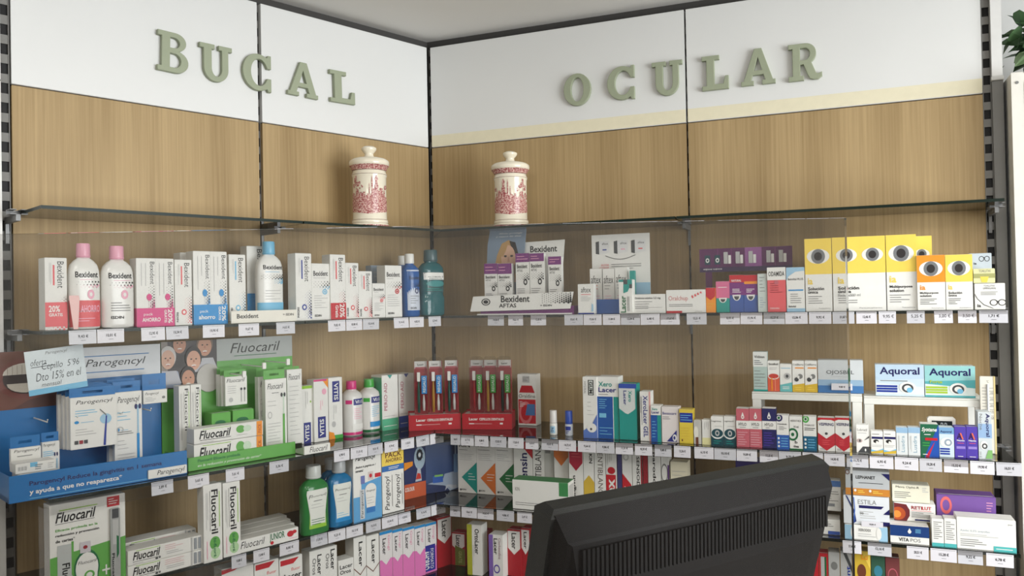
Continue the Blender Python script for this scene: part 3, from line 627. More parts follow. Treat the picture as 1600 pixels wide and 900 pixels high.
carton('R','B',967,988,437,'white and teal carton with black top print and upright green lettering', [('r',0,.76,1,1,'teal'),('r',.35,.86,.66,1,'dgrey'),('r',0,.76,.35,.93,'W'),('r',.8,.74,1,.86,'dgrey'),('p',[(.35,.6),(.66,.64),(.8,.76),(.35,.76)],'teal'),('t','Lacer',.12,.03,.52,.52,'dgreen','bu'),('l',.6,.05,.8,.5,2,'G')], n=.235, dep=.04)
carton('R','B',984,992,423,'thin teal carton peeking out behind the white and teal one', [], col='teal', n=.175, dep=.02, z=ROW['B']+.005)
carton('R','B',988.5,1040,460,'low wide white carton with black drug name, right of the poster display', [('t','Oraltone adultos 2,5 mg',.07,.72,.85,.86,'K','b'),('r',.07,.60,.60,.62,'K'),('l',.07,.2,.5,.55,3,'G'),('r',.07,.30,.9,.315,'G'),('r',.5,.08,.96,.085,'sky')], n=.225, dep=.04)
carton('R','B',1041,1103,453,'wide white carton with salmon lettering and red corner strip', [('t','Oralchup',.06,.48,.55,.74,(205,110,110),''),('l',.07,.26,.7,.40,2,'G'),('r',0,0,.40,.09,'red'),('t','OOOO',.72,.04,.9,.08,'G','')]+[('p',[(.66+.07*k,.62+.07*k),(.70+.07*k,.66+.06*k),(.67+.07*k,.78+.05*k),(.64+.07*k,.72+.05*k)],'coral') for k in range(4)], n=.225, dep=.04)
carton('R','B',1103,1118,450,'narrow orange carton with red arrow top', [('r',0,.66,1,1,'red'),('p',[(0,.66),(1,.66),(.5,.5)],'red'),('l',.15,.1,.85,.4,3,'gold')], col='orange', n=.225, dep=.03)
# purple header board behind
n = .14; a0, a1 = tx('R',1093,n,1.7), tx('R',1238,n,1.7); tm = (a0+a1)/2; h = (a1-a0)/2; z1 = zy('R',tm,n,387)-ROW['B']; z0 = zy('R',tm,n,424)-ROW['B']
r = empty('header_board','R',tm,n,ROW['B']+.0005); tag(r,'long purple header board picturing products behind the small cartons','sign board')
B = MB(); B.box(-h,h,0,.004,z0,z1,mat((92,34,86))); q = B.build('board', r)
prints(q,2*h,z1-z0,[('r',0,0,1,.2,(60,40,80)),('r',.20,.2,.205,1,(140,60,130)),('r',.35,.2,.355,1,(140,60,130)),('r',.50,.2,.68,1,(150,90,150)),('r',.82,.2,.825,1,(140,60,130))]+sum([[('r',x,.32,x+.06,.72,c),('o',x+.03,.5,.02,.10,.5,'W'),('t','ojos',x-.02,.08,x+.08,.16,'W','b')] for x, c in ((.06,'dteal'),(.17,'dteal'))],[])+sum([[('r',x,.34,x+.045,.84,'LG'),('r',x+.05,.34,x+.08,.70,'W')] for x in (.27,.40,.54,.73,.86)],[]),(0,0,z0))
for sx in (-.8, .8):
    B = MB(); B.box(sx*h-.01,sx*h+.01,.001,.003,0,z0,mat((92,34,86))); B.build('support', r)
smile = [('p',[(.2+.6*k/8, .47) for k in range(9)]+[(.5+.3*math.cos(-math.pi*k/8),.47-.16*math.sin(math.pi*k/8)) for k in range(9)],'W'),('p',[(.5+.18*math.cos(-math.pi*k/8),.43-.10*math.sin(math.pi*k/8)) for k in range(9)],'dgrey')]
carton('R','B',1119,1140,440,'pink over teal carton with white smile mark', [('r',0,.46,1,1,(214,110,150)),('l',.15,.76,.85,.86,1,'W')]+smile, col='teal', n=.215, dep=.03)
carton('R','B',1140,1162,430,'purple to blue carton with white smile, left of the matching pair', [('r',0,.8,1,1,'red'),('r',0,.46,1,.8,'purple'),('l',.2,.52,.8,.64,3,'W'),('t','NATURAL',.15,.82,.85,.88,'W','b')]+smile, col=(60,90,160), n=.215, dep=.03, group='smile cartons')
carton('R','B',1162,1184,430,'purple to blue carton with white smile, right of the matching pair', [('r',0,.8,1,1,'red'),('r',.05,.76,.98,.83,'orange'),('r',0,.46,1,.76,'purple'),('l',.2,.52,.8,.64,3,'W')]+smile, col=(60,90,160), n=.215, dep=.03, group='smile cartons')
carton('R','B',1184,1199,428,'narrow pale grey-green carton left of the red and white one', [('l',.2,.5,.8,.95,5,'G'),('l',.2,.1,.8,.4,5,'bluegrey')], col=(205,215,210), n=.22, dep=.03)
carton('R','B',1199,1228,418,'coral red carton with white top and condensed black lettering', [('r',0,.715,1,1,'W'),('t','ODAMIDA',.07,.80,.94,.91,'K','b'),('l',.15,.42,.8,.66,5,'maroon'),('t','ORRAVAN',.12,.06,.62,.10,'W',''),('c',.5,.66,.12,.05,'rose')], col='coral', n=.225, dep=.04)
carton('R','B',1229,1257.5,418,'white carton with light blue arc and blue base stripe', [('p',[(0,1),(1,1),(1,.92),(.5,.90),(.12,.80),(0,.70)],'sky'),('p',[(0,.70),(.12,.8),(.5,.90),(1,.92),(1,.66),(0,.6)],'W'),('t','Bañoftal PLUS',.08,.71,.93,.76,'K','b'),('r',.1,.47,.92,.50,'blue'),('l',.2,.18,.8,.42,5,'G'),('t','Bañoftal',.1,.10,.5,.14,'K','b'),('r',0,0,1,.075,'sky')], n=.225, dep=.04)
def eye(cx, cy, rx, asp, ring='G'): 
    return [('p',[(cx+rx*math.cos(a)*(1 if abs(math.cos(a))<.8 else 1.0), cy+rx*asp*.62*math.sin(a)) for a in [2*math.pi*k/24 for k in range(24)]],'W'),('c',cx,cy,rx*.62,rx*.62*asp,(120,122,124)),('c',cx,cy,rx*.36,rx*.36*asp,(44,40,40))]
def lens(a, b, top, eyes, asp, tw=.6):
    o = [('r',0,.51,1,1,top)]
    for e in eyes: o += eye(e, .755, .40/len(eyes) if len(eyes) > 1 else .42, asp*.98 if len(eyes) == 1 else asp)
    return o+[('t','ia',.10,.37,.10+.3*tw,.46,top,'b'),('t',a,.10,.29,.10+tw,.335,'K','b'),('t',b,.10,.245,.10+tw*.62,.285,'K','b'),('l',.1,.10,.1+tw*.9,.22,4,'G'),('t','Paracetopharma',.5,.03,.92,.05,'G','')]
YN = 'contact lens solution cartons'
carton('R','B',1258,1300,373,'tall yellow and white eye carton at the left of the yellow row', lens('Solución','única','yellow',[.5],.40), n=.225, dep=.06, group=YN)
carton('R','B',1301,1384,370,'wide yellow and white double pack with two eyes', lens('Solución','única','yellow',[.27,.76],.72,.4)+[('t','Pack 2x500 ml',.1,.20,.52,.235,'G','')], n=.225, dep=.06, group=YN)
carton('R','B',1385,1432.5,367,'tall yellow and white eye carton right of the double pack', lens('Multipurpose','solution','yellow',[.5],.42,.75), n=.225, dep=.06, group=YN)
carton('R','B',1428,1457,369,'tall yellow eye carton standing behind the orange one', [('r',0,.51,1,1,'yellow')]+eye(.45,.755,.42,.26), n=.155, dep=.05, group=YN)
carton('R','B',1433,1477,399,'shorter orange and white eye carton', lens('Multipurpose','solution','orange',[.5],.53,.65), n=.235, dep=.05, group=YN)
carton('R','B',1477.5,1520,398,'shorter yellow and white eye carton at the right of the row', lens('Solución','única','yellow',[.5],.52,.5), n=.235, dep=.05, group=YN)
gl = lambda x, y, k, asp: [('o',x,y,.13*k,.11*k*asp,.80,'K'),('o',x+.27*k,y,.13*k,.11*k*asp,.80,'K'),('r',x+.10*k,y+.02*asp,x+.17*k,y+.05*asp,'K')]
ob = carton('R','B',1523,1571,443,'white lens wipe carton with black spectacles print', [('t','TOALLITAS',.3,.88,.66,.94,'K',''),('t','LIMPIAGAFAS',.28,.78,.70,.85,'K',''),('l',.2,.55,.78,.70,3,'G'),('t','ia',.08,.10,.20,.22,'K','b'),('p',[(.0,.62),(.10,.42),(.30,.20),(.6,.06),(.6,.045),(.29,.18),(.085,.41),(0,.58)],'K')]+gl(.62,.27,1.,1.1), n=.235, dep=.06)
zt = ROW['B']+.0005+max(v.co.z for v in ob.data.vertices)
o2 = carton('R','B',1521,1555,420,'pale yellow cloth carton lying on the white lens wipe carton', [('t','TOALLITAS',.25,.75,.8,.93,'G',''),('r',0,.35,1,.66,(170,170,110)),('p',[(.3,.45),(.7,.45),(.62,.05),(.38,.05)],'yellow')], col=(224,222,170), n=.233, dep=.05, z=zt+.0007)
carton('R','B',1515,1550.5,396,'grey-blue carton with spectacles print standing at the back right', [('t','ia',.2,.80,.33,.84,'K','b')]+gl(.55,.90,.9,.5), col=(190,200,208), n=.165, dep=.05)

# ================================================================== MIDDLE SHELF, LEFT WALL: blue and green counter displays
def wpt(w, x, y, n): # pixel on the plane n in front of a wall -> (t, z)
    z = 1.5
    for _ in range(6): t = tx(w, x, n, z); z = zy(w, t, n, y)
    return t, z
zC = ROW['C']+.0008
def display(name, lab, n, xl, yl0, yl1, xr, yr0, nback, lipcol, basecol, xlip_r=None):
    t0, _ = wpt('L', xl, yl1, n); t1, _ = wpt('L', xr, yr0, n)
    r = empty(name, 'L', (t0+t1)/2, n, zC); tag(r, lab, 'display stand'); h = (t1-t0)/2
    return r, h, (t0+t1)/2
# --- blue display
nD = .262
r, h, tm = display('counter_display','blue counter display with a close-up smile on its back card', nD, 14, 745, 786, 292, 741, .06, 'pblue', 'pblue')
PB = mat('pblue', .35); lipH = wpt('L',14,745,nD)[1]-zC
B = MB(); B.box(-h,h,.003,.20,0,.012,PB); B.box(-h,h,.09,.13,.012,.022,PB); B.build('base', r)
B = MB(); B.bevbox(-h,h,-.002,.002,0,lipH,PB,.0008); q = B.build('front_lip', r)
prints(q,2*h,lipH,[('t','Parogencyl Reduce la gingivitis en 1 semana',.10,.50,.84,.72,'navy','b'),('t','y ayuda a que no reaparezca*',.10,.18,.60,.42,'W','b'),('r',.1,.07,.80,.09,'lblue')],(0,-.002,0))
B = MB(); B.box(-h,-h+.002,.003,.20,0,lipH,PB); B.build('side_lip', r)
nb_ = nD-.17
tR, zT = wpt('L',250,537,nb_); tL = tx('L',-40,nb_,1.4); x0, x1 = tL-tm, tR-tm; H = zT-zC
zmid = wpt('L',250,583,nb_)[1]-zC; zl = wpt('L',40,638,nb_)[1]-zC
B = MB(); B.prism_xz([(x0,0),(x1,0),(x1,H-.012),(x1-.004,H-.004),(x1-.012,H),(x0,H)], .17, .174, PB); q = B.build('back_card', r)
cw = x1-x0; fx = lambda x: (tx('L',x,nb_,1.4)-tL)/cw
SK = (112,64,48)
pr = [('r',fx(88),zmid/H,1,1,(226,228,230)),('r',fx(98)+.08,.925,.93,.932,'pblue'),('r',fx(98)+.06,.80,.90,.807,'pblue'),('t','Parogencyl',fx(134),.83,fx(228),.905,'K','i'),
  ('r',0,zl/H,fx(92),1,SK)]
mx_ = fx(26); my = wpt('L',26,592,nb_)[1]; my = (my-zC)/H; ax = cw/H
def lip(cx, cy, rx, ry, c): return ('c',cx,cy,rx,ry,c)
pr += [('p',[(fx(18),zl/H),(fx(92),zl/H),(fx(92),zl/H+.12),(fx(40),zl/H+.05)],(88,48,38)), lip(fx(42),my,.15,.155,(120,60,50)), lip(fx(42),my,.12,.115,(40,14,14)), ('p',[(fx(42)+.12*math.cos(a),my+.03+.085*math.sin(a)) for a in [math.pi*k/10 for k in range(11)]],(232,226,214)), ('p',[(fx(42)+.10*math.cos(a),my-.035+.07*math.sin(a)) for a in [math.pi+math.pi*k/10 for k in range(11)]],(224,216,202))]
for k in range(-4, 5): pr.append(('r',fx(42)+k*.024-.001,my+.03,fx(42)+k*.024+.001,my+.10,(150,130,118)))
prints(q,cw,H,pr,((x0+x1)/2,.17,0))
for xx in (66, 112, 182, 226):
    B = MB(); t_ = tx('L',xx,nD-.1,1.3)-tm; B.tube([(t_,.168,H*.50),(t_,.06,H*.50),(t_,.055,H*.50+.006)],.0018,mat('W'),6); B.build('hook', r)
B = MB(); t0, z0 = wpt('L',231,742,nD+.004); t1, _ = wpt('L',291,741,nD+.004); zz = wpt('L',231,728,nD+.004)[1]
w_ = t1-t0; B.bevbox(t0-tm,t1-tm,-.008,-.0025,.004,.026,mat('W'),.001); q = B.build('name_strip', r); prints(q,w_,.022,[('t','Parogencyl',.22,.15,.95,.85,'K','i')],((t0+t1)/2-tm,-.008,.004))
# handwritten note
n = nb_+.10; t0, z1 = wpt('L',42,545,n); t1, z0 = wpt('L',135,604,n)
B = MB(); B.box(0,t1-t0,0,.0008,0,.105,mat((222,232,236),.6)); o = B.build('handwritten_note'); at(o,'L',t0+.004,n,z0-.012); o.rotation_euler = (.0,-.10,RZ['L']); tag(o,'white handwritten offer note with blue lower edge leaning on the blue display','note')
prints(o,t1-t0,.105,[('r',0,0,1,.13,'lblue'),('t','Parogencyl',.34,.86,.72,.95,'G','i'),('t','oferta',.08,.66,.34,.80,'K','ix'),('t',"Cepillo  5'96",.26,.50,.90,.70,'K','ix'),('t','Dto 15% en el',.14,.30,.92,.48,'K','ix'),('t','mensual',.22,.16,.56,.26,'K','ix'),('r',.08,.62,.48,.632,'K')],((t1-t0)/2,0,0))
# hanging packs: card box with a slotted hanger tab
def hangpack(w, x0, x1, yt, yb, n, lab, ops, tabcol, tab, dep=.014, group=None, z0=None, col='W', name='hanging_pack'):
    t0, z1 = wpt(w,x0,(yt+yb)/2,n); t1, _ = wpt(w,x1,(yt+yb)/2,n); tm_ = (t0+t1)/2
    zt = zy(w,tm_,n,yt); zb = zy(w,tm_,n,yb) if z0 is None else z0; wd = t1-t0; h_ = zt-zb
    B = MB(); B.bevbox(-wd/2,wd/2,0,dep,0,h_,mat(col,.45),.0008); o = B.build(name); at(o,w,tm_,n,zb); tag(o,lab,'pack',group)
    th = tab; B = MB(); mt = mat(tabcol,.4)
    B.box(-wd/2,-wd*.22,dep*.5,dep*.5+.0012,h_,h_+th,mt); B.box(wd*.22,wd/2,dep*.5,dep*.5+.0012,h_,h_+th,mt); B.box(-wd*.22,wd*.22,dep*.5,dep*.5+.0012,h_,h_+th*.35,mt); B.box(-wd*.22,wd*.22,dep*.5,dep*.5+.0012,h_+th*.62,h_+th,mt)
    B.build('hanger_tab', o); prints(o,wd,h_,ops)
    return o
pt = lambda c: [('t','Parogencyl',.12,.84,.92,.94,'K','i'),('l',.1,.62,.6,.76,3,'lblue'),('c',.13,.52,.05,.03,'blue'),('l',.22,.48,.5,.54,1,'sky'),('l',.1,.25,.55,.40,3,'LG')]
GP = 'packs hanging in the blue display'
inter = pt(0)+[('c',.76,.54,.13,.10,'sky'),('p',[(.76,.60),(.79,.60),(.755,.02),(.70,.02)],'dblue'),('p',[(.62,.73),(.64,.74),(.78,.62),(.76,.60)],'G'),('r',.08,.10,.16,.17,'dgrey'),('r',.18,.10,.26,.17,'maroon'),('r',.28,.10,.36,.17,'dgrey')]
for i, dx in enumerate((-19,-12,-6,0)):
    hangpack('L',110+dx,182+dx*.9,619-i*0+(-2 if i<3 else 0)*(3-i),699+dx*.1,nD-.115+i*.019,('rearmost','third','second','front')[i]+' white interdental brush pack of the hanging stack of four', inter if i == 3 else pt(0), 'pblue', .022, group=GP, name='hanging_pack')
tb = pt(0)+[('r',.80,.04,.90,.45,'blue'),('r',.82,.45,.88,.82,'sky'),('c',.78,.80,.055,.035,'navy'),('c',.92,.80,.055,.035,'navy'),('o',.2,.52,.12,.04,.7,'LG'),('l',.1,.05,.7,.22,4,'LG'),('l',.1,.45,.7,.5,2,'G')]
for i, dx in enumerate((-9, 0)):
    hangpack('L',179+dx,222+dx,612-(1-i)*4,731,nD-.10+i*.03,('tall white toothbrush pack at the back of the blue display pair','tall white toothbrush pack with blue brush at the front of the blue display')[i],tb,'pblue',.026,dep=.018,group=GP, z0=zC+.0224)
hangpack('L',224,261,609,630,nD-.09,'small white pack under a wide blue tab at the right of the blue display',[('t','Parogencyl',.08,.6,.65,.85,'K','i'),('l',.08,.15,.6,.5,3,'LG'),('c',.85,.4,.07,.1,'G')],'pblue',.042,group=GP)
hangpack('L',17,64,699,728,nD-.072,'small white brush pack with blue tab at the left of the blue display',[('t','Parogencyl',.1,.72,.95,.92,'K','i'),('l',.2,.5,.8,.62,1,'G'),('c',.70,.25,.04,.06,'navy'),('c',.80,.25,.04,.06,'navy')],'pblue',.026,group=GP)
hangpack('L',66,93,690,735,nD-.088,'small white brush pack with blue tab above the loose flat boxes',[('t','Parogencyl',.05,.82,.75,.95,'K','i'),('l',.05,.5,.7,.7,3,'lblue'),('c',.72,.55,.05,.07,'navy'),('c',.86,.55,.05,.07,'navy'),('r',.80,.05,.88,.40,'sky')],'pblue',.022,group=GP)
zz = zC+.0130
o = carton('L','C',28,91,738,'lower flat white box in the blue display corner',[('t','■■■',.06,.3,.28,.7,'LG','b'),('r',.32,.55,.52,1,'lblue'),('l',.45,.2,.75,.8,3,'G'),('l',.8,.2,.95,.8,3,'LG')],n=nD-.012,dep=.05,z=zz,name='flat_box')
hb = max(v.co.z for v in o.data.vertices)
carton('L','C',24,87,722,'upper flat white box stacked in the blue display corner',[('t','■■■',.06,.3,.28,.7,'LG','b'),('r',.36,.55,.54,1,'lblue'),('l',.48,.2,.75,.8,3,'G'),('l',.8,.2,.95,.8,3,'LG')],n=nD-.014,dep=.05,z=zz+hb+.0012,name='flat_box')
# --- green display
nG = .240
r, h, tm = display('counter_display','green counter display with smiling group photo on its back card', nG, 294, 715, 738, 461, 709, .06, 'fgreen', 'fgreen')
GN = mat('fgreen',.35); lipH = wpt('L',294,716,nG)[1]-zC
B = MB(); B.box(-h,h,.003,.165,0,.008,GN); B.build('base', r)
B = MB(); B.bevbox(-h,h,-.002,.002,0,lipH,GN,.0008); q = B.build('front_lip', r)
prints(q,2*h,lipH,[('t','Fluocaril Eficacia probada',.08,.52,.46,.80,'dgreen','b'),('t','en la reducción y prevención de caries*',.08,.18,.66,.44,'W','i')],(0,-.002,0))
B = MB(); B.box(-h,-h+.002,.003,.165,0,lipH,GN); B.build('side_lip', r)
ng = nG-.15; tR, zT = wpt('L',456,524,ng); tL = tx('L',252,ng,1.4); x0, x1 = tL-tm, tR-tm; H = zT-zC; cw = x1-x0
fx = lambda x: (tx('L',x,ng,1.4)-tL)/cw
fy = lambda x, y: (wpt('L',x,y,ng)[1]-zC)/H
B = MB(); B.prism_xz([(x0,0),(x1,0),(x1,H-.012),(x1-.004,H-.004),(x1-.012,H),(x0,H)], .15, .154, GN); q = B.build('back_card', r)
g = fy(400,560)
pr = [('r',fx(339),g,1,1,(178,182,180)),('t','Fluocaril',fx(360),fy(361,552),fx(438),fy(437,534)+.01,'K','i'),('r',fx(366),fy(400,553)-.008,fx(432),fy(400,553)-.002,'dgreen'),('r',0,fy(290,606),fx(339),1.0,(60,52,54)),('r',0,fy(290,606),fx(262),1.0,(150,140,132))]
def face(x, y, k, hair, skin):
    cx, cy = fx(x), fy(x,y); rx = k*.045; ry = k*.075
    return [('p',[(cx-rx*2.0,cy-ry*2.6),(cx+rx*2.0,cy-ry*2.6),(cx+rx*1.2,cy-ry*1.2),(cx-rx*1.2,cy-ry*1.2)],'hair' if hair == 'hair' else (190,190,196)),('c',cx,cy+ry*.28,rx*1.2,ry*1.15,hair),('c',cx,cy,rx,ry,skin),('c',cx-rx*.35,cy+ry*.15,rx*.14,ry*.07,'hair'),('c',cx+rx*.35,cy+ry*.15,rx*.14,ry*.07,'hair'),('p',[(cx-rx*.1,cy+ry*.05),(cx+rx*.1,cy+ry*.05),(cx+rx*.12,cy-ry*.2),(cx-rx*.12,cy-ry*.2)],(180,120,95)),('c',cx,cy-ry*.50,rx*.34,ry*.09,(232,222,214)),('c',cx,cy-ry*.60,rx*.26,ry*.05,(176,96,88))]
pr += [('p',[(0,fy(255,606)),(fx(285),fy(285,606)),(fx(278),fy(278,580)),(0,fy(252,580))],(160,170,190))]
for f_ in ((281,538,1.0,'hair',(196,140,112)),(320,541,1.1,(120,100,84),(204,150,122)),(262,562,1.05,(205,200,196),(214,170,146)),(302,563,1.1,'hair',(218,166,140)),(293,592,1.0,'hair',(200,146,118))): pr += face(*f_)
pr += [('c',fx(325),fy(325,590),.09,.12,(190,186,180))]
prints(q,cw,H,pr,((x0+x1)/2,.15,0))
for xx, yy in ((369,585),(400,572),(437,566)):
    B = MB(); t_, z_ = wpt('L',xx,yy,nG-.06); B.tube([(t_-tm,.148,z_-zC),(t_-tm,.02,z_-zC),(t_-tm,.016,z_-zC+.006)],.0018,mat('W'),6); B.bevbox(t_-tm-.005,t_-tm+.005,.010,.016,z_-zC-.006,z_-zC+.012,mat('W'),.001); B.build('hook', r)
flu = [('t','Fluocaril',.50,.42,.80,.96,'K','d'),('r',.84,.45,.88,.92,'lime'),('r',.42,.50,.44,.92,'K'),('l',.12,.3,.3,.9,2,'LG'),('c',.55,.16,.14,.04,'LG')]
zg = zC+.0085
for i, (x0_, x1_, yt) in enumerate(((280,298,603),(298.5,315,601))): carton('L','C',x0_,x1_,yt,'upright white toothpaste carton in the green display, %s of two' % ('left','right')[i], flu, n=nG-.075, dep=.035, z=zg, group='upright cartons in the green display')
fp = [('t','Fluocaril',.1,.86,.85,.94,'K','i'),('l',.3,.78,.9,.83,1,'G'),('l',.1,.60,.5,.72,2,'LG'),('o',.2,.5,.10,.05,.7,'LG'),('l',.1,.06,.7,.40,8,'LG'),('r',.80,.04,.90,.50,'fgreen'),('r',.82,.5,.88,.78,(205,225,205)),('c',.76,.77,.05,.03,'dgrey'),('c',.90,.77,.05,.03,'dgrey')]
GF = 'packs hanging in the green display'
for i, dx in enumerate((-11,-6,0)): hangpack('L',352+dx,386+dx,588-(2-i)*2,633,nG-.12+i*.018,('rear','middle','front')[i]+' small white pack of the three hung below the grey header',[('t','Fluocaril',.06,.8,.9,.93,'K','i'),('l',.1,.4,.5,.7,4,'LG'),('c',.25,.2,.1,.08,'LG'),('r',.70,.1,.76,.5,'LG'),('r',.85,.1,.91,.5,'LG'),('c',.73,.55,.05,.05,'dgrey'),('c',.88,.55,.05,.05,'dgrey')],'fgreen',.018,group=GF)
for i, dx in enumerate((-11,0)): hangpack('L',415+dx,448+dx,592-(1-i)*4,697,nG-.085+i*.035,('tall white toothbrush pack at the back of the green display','tall white toothbrush pack with green brush at the front of the green display')[i],fp,'fgreen',.026,dep=.02,group=GF, z0=zg+.0004)
hangpack('L',449,472,577,682,nG-.10,'tall white pack seen edge-on at the right of the green display',[('t','Fluocaril',.1,.86,.9,.94,'K','i'),('l',.15,.1,.85,.8,12,'LG')],'fgreen',.008,dep=.03,group=GF, z0=zg+.0004)
for k, (x0_, x1_, yt) in enumerate(((331,361,645),(364,397,640))): 
    carton('L','C',x0_,x1_,yt,'small green carton with dark oval print behind the long cartons, %s' % ('left','right')[k],[('c',.45,.78,.28,.06,'dgreen'),('l',.1,.62,.9,.66,1,'lime')],col='fgreen',n=nG-.055,dep=.05,z=zg,group='small green cartons',name='small_carton')
lon = [('t','Fluocaril',.07,.28,.52,.84,'K','bi'),('r',.08,.20,.52,.235,'K'),('r',.12,.90,.52,.93,'lime'),('c',.66,.62,.065,.26,'fgreen'),('c',.76,.62,.06,.22,(205,225,200)),('r',.60,.22,.76,.24,'G'),('r',.90,0,.985,1,'orange'),('t','PACK',.92,.2,.97,.8,'maroon','u'),('l',.08,.04,.42,.14,1,'LG')]
o = carton('L','C',303,411,688,'lower of the two long cartons with orange ends in the green display',lon,n=nG-.006,dep=.045,z=zg,group='long cartons in the green display')
hb = max(v.co.z for v in o.data.vertices)
carton('L','C',303,411,664,'upper of the two long cartons with orange ends in the green display',lon,n=nG-.006,dep=.045,z=zg+hb+.0013,group='long cartons in the green display')
t0, z0 = wpt('L',464,703,nG+.004); t1, z1 = wpt('L',504,690,nG+.004); r2 = empty('name_strip','L',(t0+t1)/2,.282,ROW['C']+.0012); tag(r2,'white lettered pusher strip on the shelf right of the green display','name strip'); w_ = t1-t0
B = MB(); B.bevbox(-w_/2,w_/2,-.003,.003,0,.024,mat('W'),.001); q = B.build('strip', r2); prints(q,w_,.024,[('t','Fluocaril',.2,.2,.9,.85,'K','i')],(0,-.003,0))
B = MB(); B.box(-w_/2,w_/2,.003,.10,0,.0015,mat((120,150,100))); B.build('pusher_base', r2)
# --- boxes and bottles right of the displays
VB = (44,52,130)
carton('L','C',471,489,603,'white carton with lime top and upright blue badge',[('r',0,.95,1,1,'lime'),('r',.18,.0,.80,.36,VB),('t','VITIS',.30,.03,.66,.32,'W','bu'),('l',.3,.5,.6,.9,2,'LG'),('c',.8,.72,.06,.02,'lime')],n=.115,dep=.04,group='blue badge cartons')
carton('L','C',490.5,513,593,'white carton with pink and orange top and upright blue badge',[('p',[(.55,1),(1,1),(1,.85)],'orange'),('r',0,.97,.9,1,'pink'),('c',.72,.80,.16,.05,'pinkl'),('r',.26,.06,.80,.40,VB),('t','VITIS',.38,.09,.68,.36,'W','bu'),('l',.4,.5,.65,.66,2,'pinkl')],n=.125,dep=.04,group='blue badge cartons')
carton('L','C',513.5,535,590,'white carton with blue badge at top and orange-green foot',[('r',.28,.60,.80,.94,VB),('t','VITIS',.40,.63,.70,.91,'W','bd'),('l',.3,.3,.6,.55,3,'LG'),('c',.35,.24,.15,.05,'LG'),('p',[(0,0),(.45,0),(.35,.10),(0,.13)],'orange'),('p',[(.45,0),(1,0),(1,.06),(.38,.06)],'green')],n=.115,dep=.04,group='blue badge cartons')
for i, (x0_, x1_, yt, c, bc, w2) in enumerate(((535.5,563,595,'pink','pink','pink'),(563.5,590,592,'dgreen','green','green'))):
    bottle('L','C',x0_,x1_,yt,'white bottle with %s cap and blue badge label' % ('pink','green')[i],'round',(228,226,222),bc,[('r',.28,.74,1.02,.93,VB),('t','VITIS',.38,.78,.98,.89,'W','b'),('r',-.05,.78,.2,.9,w2),('l',.3,.3,.85,.66,6,('pinkl','lblue')[i]),('r',.2,.0,.95,.16,('W','blue')[i])],lz=(.12,.72),lw=.86,n=.125,base=(.02,.07,c),group='blue badge bottles')
for i, (x0_, x1_, yt, c) in enumerate(((597,622,586,(90,180,140)),(623,647,584,(60,90,170)))):
    carton('L','C',x0_,x1_,yt,'tall white carton with upright red lettering and %s foot' % ('green','blue')[i],[('r',0,0,1,.21,c),('r',0,.21,1,.225,'W'),('l',.1,.05,.9,.1,1,'W'),('p',[(.35,1),(.65,1),(.5,.93)],('teal','dblue')[i]),('t','PERIO·AID',.12,.36,.32,.86,(170,50,90),'u'),('l',.1,.24,.9,.27,1,'LG')],n=.115-.01*i,dep=.06,side=((90,180,140),.96) if i == 0 else None,group='upright red lettering cartons')
# --- red toothbrush stands in the corner
def brush_stand(px0, px1, yb, lab, rz, tabc, i):
    z = ROW['C']+.0006; xm = (px0+px1)/2
    v = fw*F_PX+rt*(xm-800)+up*(450-yb); P = v*((z-CAM_Z)/v.z); dist = P.dot(fw); wd = (px1-px0)/F_PX*dist/math.cos(rz)
    r = bpy.data.objects.new('toothbrush_stand',None); COL.objects.link(r); r.location = (P.x,P.y,z); r.rotation_euler = (0,0,rz); tag(r,lab,'display stand','red toothbrush stands')
    RM = mat((176,32,44),.4); h_ = .052
    B = MB(); B.prism_xz([(-wd/2,0),(wd/2,0),(wd/2,h_),(-wd/2,h_)],0,.004,RM); q = B.build('front_panel', r)
    prints(q,wd,h_,[('t','Lacer',.14,.58,.32,.76,'W','b'),('t','CEPILLOS DENTALES',.35,.58,.84,.74,'W','b'),('r',.14,.34,.24,.40,'W'),('r',.24,.36,.60,.375,'W'),('r',.76,.33,.82,.43,'W')],(0,0,0))
    B = MB()
    for sx in (-1,1): B.box(sx*wd/2-(.004 if sx>0 else 0),sx*wd/2+(0 if sx>0 else .004),.004,.08,0,h_,RM)
    B.box(-wd/2,wd/2,.08,.084,0,h_+.004,RM); B.build('side_panels', r)
    B = MB(); B.box(-wd/2+.004,wd/2-.004,.004,.08,h_-.006,h_-.002,mat((205,200,196))); B.build('deck', r)
    return r, wd, h_, dist
